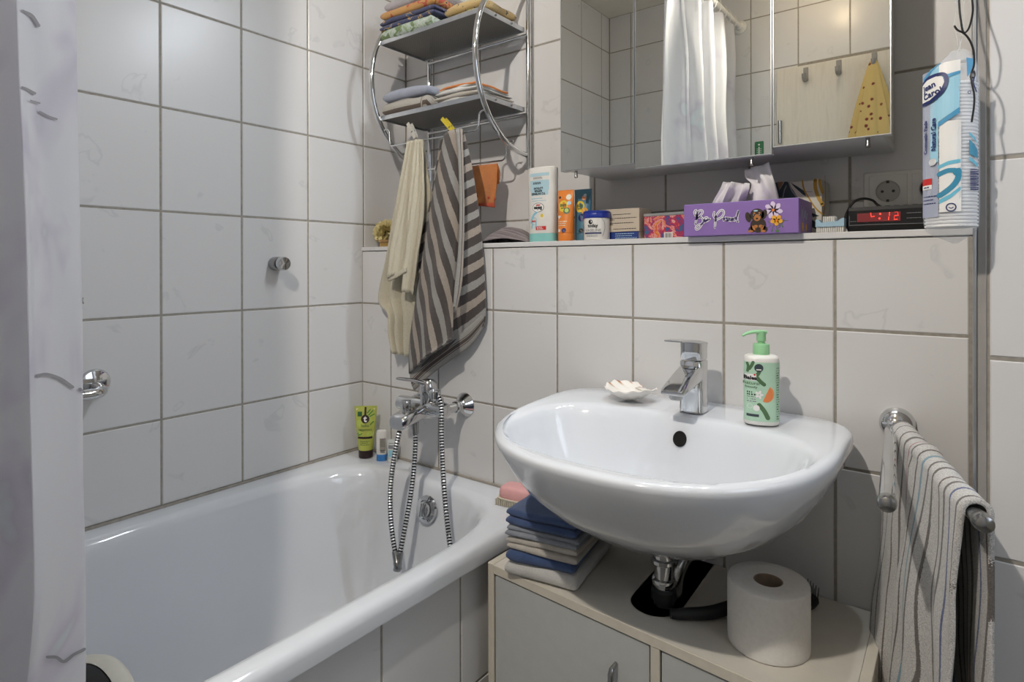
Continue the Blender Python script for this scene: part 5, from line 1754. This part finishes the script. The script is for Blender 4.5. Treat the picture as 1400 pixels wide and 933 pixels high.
tm, nt, b = base('fine_striped_towelling', 'd7d3cd', .95)
b.inputs['Sheen Weight'].default_value = .25
a_ = node(nt, 'ShaderNodeAttribute', attribute_name='s')
v = coords(nt)
fz = noisy(nt, v, 700, 2, .7)
ad = node(nt, 'ShaderNodeMath', operation='MULTIPLY_ADD')
nt.links.new(fz, ad.inputs[0])
ad.inputs[1].default_value = .012
nt.links.new(a_.outputs['Fac'], ad.inputs[2])
W_ = 'ebe8e4'
D_ = '79716a'
stops = [(0, W_), (.045, D_), (.056, W_), (.10, D_), (.109, W_), (.19, '7b6c60'), (.203, W_), (.265, D_), (.283, W_), (.335, 'c9707c'), (.345, W_), (.385, D_), (.402, W_), (.455, '6f655e'), (.468, W_),
         (.52, '8fb3c4'), (.545, W_), (.60, D_), (.617, W_), (.665, D_), (.680, W_), (.74, '7b6c60'), (.752, W_), (.80, D_), (.818, W_), (.87, '5d6da0'), (.882, W_), (.93, D_), (.948, W_)]
half_ = stops[:29]
col = ramp(nt, ad.outputs[0], half_, 'CONSTANT')
mx = node(nt, 'ShaderNodeMix', data_type='RGBA', blend_type='MULTIPLY')
mx.inputs[0].default_value = 1
nt.links.new(col, mx.inputs['A'])
nt.links.new(ramp(nt, fz, [(.3, (.72,) * 3), (.65, (1, 1, 1))]), mx.inputs['B'])
nt.links.new(mx.outputs['Result'], b.inputs['Base Color'])
bump(nt, b, fz, .9, .003)

d = (E2 - B2).normalized()
nl = Vector((d.y, -d.x, 0)).normalized()          # towards the left of the arm
if nl.x > 0:
    nl = -nl
HL, HR = .50, .46
TOP = .042
NU = 64
SV = [HL * i / 34 for i in range(34)] + [HL + TOP * i / 12 for i in range(12)] + [HL + TOP + HR * i / 26 for i in range(27)]


def drp(u, s):
    """u along the arm 0..1, s across in metres: left hem -> over the arm -> right hem"""
    p0 = B2.lerp(E2, .05 + .905 * u)
    pl_ = math.sin(u * 13 + .5) * .55 + math.sin(u * 29 + 2) * .3 + .5 * noise.noise(Vector((u * 7, 3, 0)))
    bun = math.exp(-((u - .40) / .07) ** 2)               # a bunched fold over the arm
    if s < HL:
        h = HL - s
        k = h / HL
        off = .0135 + .006 * bun + .034 * k * (1 - .25 * u) + .015 * pl_ * k ** .6 + .005 * math.sin(h * 21 + u * 7) * k + .006 * noise.noise(Vector((u * 6, h * 9, 1)))* min(1, k * 4)
        return p0 + nl * off + d * (-.022 * k * (1 - u) - .045 * k * u + .016 * k * math.sin(u * 7 + 1) + .010 * bun * (1 - k)) - Vector((0, 0, h - .002))
    if s > HL + TOP:
        h = s - HL - TOP
        k = h / HR
        off = .0135 + .010 * k + .012 * k * math.sin(u * 11 + 1)
        return p0 - nl * off + d * (-.01 * k) - Vector((0, 0, h - .002))
    a = PI * (s - HL) / TOP
    rr = .0135 + .006 * bun * math.sin(a) + .0022 * pl_ * math.sin(a)
    return p0 + nl * rr * math.cos(a) + d * .010 * bun * math.sin(a) ** 2 + Vector((0, 0, .002 + rr * math.sin(a)))


g = grid(NU, len(SV) - 1, lambda u, v: drp(u, SV[min(len(SV) - 1, round(v * (len(SV) - 1)))]))
A = []
for jj, s in enumerate(SV):
    for i in range(NU + 1):
        u = i / NU
        A.append(max(.002, min(.985, .03 + .93 * u + .020 * noise.noise(Vector((u * 9, s * 14, 5))) + .014 * math.sin(s * 30 + u * 5) + .03 * noise.noise(Vector((u * 2, s * 4, 9))))))
tw = mk('hand_towel', g, tm, attr=A, solid=.006, smooth=80)
tag(tw, 'off white thin striped hand towel draped over the right arm of the towel holder', 'towel')

# ------------------------------------------------------------------ grab bar and robe hook on the left wall
gb = thing('grab_bar', 'chrome grab bar on the left tiled wall, partly behind the shower curtain', 'grab bar', (0, -.735, .895))
for y in (-.735, -1.22):
    mk('wall_flange', lathe([(.031, 0), (.0315, .003), (.028, .010), (.014, .014)], 36, frame_to((.0002, y, .893), (1, 0, 0))), M['chrome'], gb)
mk('bar', tube(bent([(.008, -.735, .888), (.062, -.735, .880), (.062, -1.22, .880), (.008, -1.22, .888)], .03, 8), .0115, 18), M['chrome'], gb)
hk = thing('robe_hook', 'short round chrome hook alone on the left tiled wall', 'hook', (0, -.300, 1.158))
Mx = frame_to((.0002, -.302, 1.158), (1, 0, 0))
mk('base', lathe([(.0185, 0), (.0190, .002), (.0188, .026), (.0165, .029), (.011, .030)], 32, Mx), M['chrome_dull'], hk)
mk('knob', lathe([(.010, .029), (.010, .035), (.0175, .036), (.0190, .039), (.0190, .050), (.017, .053), (0, .0535)], 32, Mx, True, False), M['chrome'], hk)

# ------------------------------------------------------------------ bath seat in the tub
bc_ = thing('bath_stool', 'black padded bath stool with a cream rim in the tub beside the shower curtain', 'bath stool', (.36, -1.0, .20))
def seat(k, z0, z1, x0=.40, y0=-1.03):
    return [Vector((p.x, p.y, z)) for z in (z0,) for p in sup(x0, y0, .150 * k, .205 * k, z, 48, 2.6)]
hump = lambda p: Vector((p.x, p.y, p.z + .055 * max(0, 1 - ((p.x - .36) / .2) ** 2)))
R = [[hump(Vector((p.x, p.y, z))) for p in sup(.375, -1.03, .158 * k, .222 * k, 0, 48, 2.8)] for k, z in ((.86, .372), (.97, .380), (1.0, .392), (.985, .404), (.93, .410), (.86, .404))]
mk('cream_rim', loft(R, False, False), plain('cream_plastic', 'dcd8cb', .4), bc_, smooth=70)
R = [[hump(Vector((p.x, p.y, z))) for p in sup(.375, -1.03, .158 * k, .222 * k, 0, 48, 2.8)] for k, z in ((.87, .384), (.87, .400), (.84, .405), (.7, .398), (.4, .388), (.05, .385))]
mk('black_pad', loft(R, True, True), M['rubber'], bc_, smooth=70)
for x in (.27, .48):
    for y in (-1.15, -.91):
        mk('leg', tube([(x, y, .395), (x + (.0 if x < .3 else -.02), y, .185)], .012, 14), M['white'], bc_)

# ------------------------------------------------------------------ shower curtain
rod = thing('curtain_rod', 'white shower curtain rod above the outer edge of the bathtub', 'curtain rod', (.68, -.85, 2.25))
mk('rod', tube([(.682, -1.684, 2.255), (.682, -.30, 2.255), (.682, .186, 2.255)], .0115, 16), M['white'], rod)
for y, s in ((-1.6875, 1), (.189, -1)):
    mk('end_bracket', lathe([(.030, 0), (.030, .006), (.019, .012), (.0155, .03), (.0120, .031)], 28, frame_to((.682, y, 2.255), (0, s, 0))), M['white'], rod)
path = [(.728, -1.028), (.690, -1.000), (.655, -.970), (.627, -.948), (.606, -.966), (.602, -1.000), (.618, -1.035), (.66, -1.065), (.72, -1.09), (.745, -1.115), (.705, -1.140), (.635, -1.155), (.610, -1.180), (.65, -1.21), (.725, -1.235), (.74, -1.262),
        (.69, -1.288), (.625, -1.305), (.615, -1.335), (.68, -1.362), (.735, -1.385), (.72, -1.418), (.65, -1.44), (.615, -1.465), (.66, -1.50), (.725, -1.525), (.715, -1.560), (.65, -1.585), (.64, -1.61)]
NS = 220
CP = resample([(x, y, 0) for x, y in path], NS)
CL = sum((a - b_).length for a, b_ in zip(CP, CP[1:]))


def curtain(f, z, e=0):
    """f 0..1 along the curtain from its free hem"""
    i = max(0, min(NS - 1e-4, f * NS))
    k = int(i)
    p = CP[k].lerp(CP[k + 1], i - k)
    t = (CP[min(k + 2, NS)] - CP[max(k - 1, 0)]).normalized()
    n = Vector((-t.y, t.x, 0))
    top = max(0, min(1, (2.22 - z) / 1.4))
    x = .682 + (p.x - .682) * (.45 + .55 * top ** .6) - .010 * (1 - top)
    y = p.y + .012 * (z - 1.1) * math.sin(f * 40) * .4 - .012 * (1 - top) * (f < .12)
    low = max(0, min(1, (.80 - z) / .28))
    low = low * low * (3 - 2 * low)
    x = x + low * (min(x, .612 + (x - .612) * .40) - x)
    x += .030 * (1.15 - z) * max(0, 1 - f * 3.5)
    x += .004 * math.sin(z * 7 + f * 60) + .002 * math.sin(z * 17 + f * 25)
    q_ = Vector((x, y, z))
    return q_ - n * e


cm, nt, b = base('curtain_fabric', 'dcdce0', .6)
v = coords(nt)
f1 = noisy(nt, coords(nt, (1, 1, .8)), 5.5, 3, .6, .4)
tint = ramp(nt, f1, [(.30, 'e3e3e6'), (.54, 'e1e1e5'), (.60, 'd9d6df'), (.64, 'd0cdd6'), (.68, 'd6dee2'), (.74, 'e3e3e6')])
nt.links.new(tint, b.inputs['Base Color'])
b.inputs['Roughness'].default_value = .55
tl = node(nt, 'ShaderNodeBsdfTranslucent')
nt.links.new(tint, tl.inputs['Color'])
ms_ = node(nt, 'ShaderNodeMixShader')
ms_.inputs[0].default_value = .38
nt.links.new(b.outputs[0], ms_.inputs[1])
nt.links.new(tl.outputs[0], ms_.inputs[2])
nt.links.new(ms_.outputs[0], nt.nodes['Material Output'].inputs['Surface'])
bump(nt, b, noisy(nt, coords(nt, (1, 1, .35)), 30, 3), .25, .004)
cu = thing('shower_curtain', 'white shower curtain with pale bird and pastel print drawn back along the tub', 'shower curtain', (.66, -1.3, .33))
mk('curtain_sheet', grid(NS, 70, lambda u, v: curtain(u, .26 + v * (2.222 - .26))), cm, cu, smooth=80)
hf = .0095 / CL
mk('hem', grid(3, 70, lambda u, v: curtain(u * hf * 1.5, .26 + v * (2.222 - .26), .0012)), cm, cu, smooth=80)
nr = 11
for i in range(nr):
    f = (i + .4) / nr
    p = curtain(f, 2.215)
    mk('ring', tube([(.682 + (.0155 * math.cos(a)) * .25, p.y + .0 + .004 * math.sin(a * 2), 2.246 + .024 * math.sin(a)) if 0 else Vector((.682 + .019 * math.cos(a), p.y, 2.244 + .030 * math.sin(a))) for a in [2 * PI * k / 24 for k in range(24)]], .0018, 8, closed=True), M['white'], cu)
# printed birds: f along the flap (px 110 -> fold, px 42 -> hem), z from the photograph
FL3 = 0
for k in range(NS):
    if CP[k].y > -.9492:
        FL3 = k / NS
        break
fold_f = FL3 or .09


def cpx(px, py):
    f = fold_f * (px - 42) / (108 - 42)
    q_ = curtain(f, 1.1)
    # height of that point of the picture at the distance of the cloth
    d_ = (q_ - CAM).dot(_F)
    return f, CAM.z - (py - CY) * d_ / FPX


def cmap(u, v, e):
    return curtain(u, v, e) if u < 1 else curtain(u, v, e)


bird, nt, b = base('bird_print', '8f8d90', .7)


def cribbon(pts, wpx):
    """ribbon in picture pixels laid on the curtain"""
    g = ribbon(pts, wpx)
    return [Vector((*cpx(p.x, p.y), 0)) for p in g[0]], g[1]


for nm, pts, wd in (('bird_print', [(62, 901), (72, 899), (80, 905), (90, 896), (101, 891)], 4.5), ('bird_print', [(49, 514), (62, 512), (78, 518), (92, 530)], 4), ('bird_print', [(100, 533), (108, 538)], 4),
                    ('bird_print', [(46, 8), (55, 15), (62, 31)], 3.5), ('bird_print', [(43, 116), (48, 118), (57, 124)], 3.5), ('bird_print', [(62, 150), (72, 158), (79, 162)], 2.6), ('bird_print', [(52, 134), (62, 138)], 2.2), ('bird_print', [(104, 408), (109, 415)], 2.0)):
    printed(nm, cribbon(pts, wd), cmap, bird, cu, .0022)

# ------------------------------------------------------------------ things seen only in the mirror
for i, (x, z) in enumerate(((.966, 2.006), (1.093, 2.012), (1.222, 2.016))):
    lab = ('grey door hook nearest the hinge, empty', 'grey door hook in the middle of the three, empty', 'grey door hook holding the yellow floral cloth')[i]
    t = thing('door_hook', lab, 'hook', (x, -1.664, z - .04), 'hooks on the door')
    mk('plate', box(x - .010, x + .010, -1.6640, -1.6605, z - .060, z, .002, 1), M['grey'], t)
    mk('prong', tube(bent([(x, -1.662, z - .052), (x, -1.640, z - .062), (x, -1.625, z - .052), (x, -1.622, z - .036)], .012, 5), .0085, 12), M['grey'], t)
fm, nt, b = base('yellow_floral', 'd4b978', .85)
v = coords(nt)
vo = node(nt, 'ShaderNodeTexVoronoi')
vo.inputs['Scale'].default_value = 34
nt.links.new(v, vo.inputs['Vector'])
f = noisy(nt, v, 60, 2)
mxn = node(nt, 'ShaderNodeMath', operation='MULTIPLY_ADD')
nt.links.new(f, mxn.inputs[0])
mxn.inputs[1].default_value = .25
nt.links.new(vo.outputs['Distance'], mxn.inputs[2])
nt.links.new(ramp(nt, mxn.outputs[0], [(0, '7c2f35'), (.27, 'a85a3c'), (.31, '6f6a3a'), (.345, 'd4b978')], 'CONSTANT'), b.inputs['Base Color'])
def cone(u, v):
    a = u * 2 * PI
    r = (.012 + .088 * v ** .8) * (1 + .16 * math.sin(a * 9) * min(1, v * 2.5))
    return Vector((1.222 + r * math.cos(a), -1.628 + .30 * r * math.sin(a), 1.972 - .42 * v))
tag(mk('floral_cloth', grid(90, 24, cone), fm, smooth=80, solid=.0015), 'yellow floral cloth gathered on the door hook, seen in the right mirror', 'cloth')
t = thing('thermometer', 'small green wall thermometer on the tiles beside the door, seen in the mirror', 'thermometer', (.766, -1.688, 1.63))
grn = plain('green_plastic', '2f7a4c', .45)
mk('plate', box(.747, .785, -1.6875, -1.682, 1.605, 1.715, .004, 2), grn, t)
mp = flat((.766, -1.682, 1.66), (-1, 0, 0), (0, 0, 1))
printed('scale', join(rect(-.002, .002, -.04, .03), disc(0, .040, .004), *[rect(-.010, -.005, y * .008 - .036, y * .008 - .034) for y in range(8)], *[rect(.005, .010, y * .008 - .036, y * .008 - .034) for y in range(8)]), mp, I['white'], t)
# ceiling lamp
t = thing('ceiling_lamp', 'white ceiling lamp with a single bulb near the door', 'lamp', (BULB[0], BULB[1], 2.47))
Mx = Matrix.Translation((BULB[0], BULB[1], 0))
mk('rose', lathe([(.05, 2.469), (.05, 2.455), (.042, 2.448), (.012, 2.444), (.010, 2.40), (.008, 2.395)][::-1], 32, Mx), M['white'], t)
aim = (Vector((.62, 0, 1.2)) - Vector(BULB)).normalized()
Ms = frame_to(Vector(BULB) - aim * .012, aim)
sh_ = mk('shade', lathe([(.012, -.060), (.026, -.052), (.034, -.02), (.038, .010), (.0365, .010), (.032, -.02), (.024, -.049), (.0, -.055)], 32, Ms, True, False), M['alu'], t)
glow, nt, b = base('lit_bulb', 'fff0d8', .4)
b.inputs['Emission Color'].default_value = (1, .85, .62, 1)
b.inputs['Emission Strength'].default_value = 6
mk('bulb', lathe([(.012, -.045), (.020, -.03), (.024, -.016), (.018, -.004), (.0, .0)], 24, Ms, True, False), glow, sh_)
# lamp bar on the mirror cabinet, above the frame
t = thing('cabinet_lamp', 'chrome lamp bar with four small spots on top of the mirror cabinet', 'lamp', (1.10, -.05, 2.046))
mk('bar', join(box(.78, 1.42, -.128, -.100, 2.138, 2.150, .003, 1), box(.90, .92, -.10, .06, 2.139, 2.148, .002, 1), box(1.28, 1.30, -.10, .06, 2.139, 2.148, .002, 1),
               box(.90, .92, .045, .06, 2.046, 2.14, .002, 1), box(1.28, 1.30, .045, .06, 2.046, 2.14, .002, 1)), M['chrome'], t)
led2, nt, b = base('led_lens', 'eef4ff', .4)
b.inputs['Emission Color'].default_value = (.8, .9, 1, 1)
b.inputs['Emission Strength'].default_value = 8
for x in LEDS:
    s = mk('spot', lathe([(.0, .0), (.024, 0), (.026, -.006), (.026, -.0095), (.0225, -.0095), (.0215, -.004), (0, -.004)], 28, Matrix.Translation((x, -.114, 2.139)), False, False), M['alu'], t)
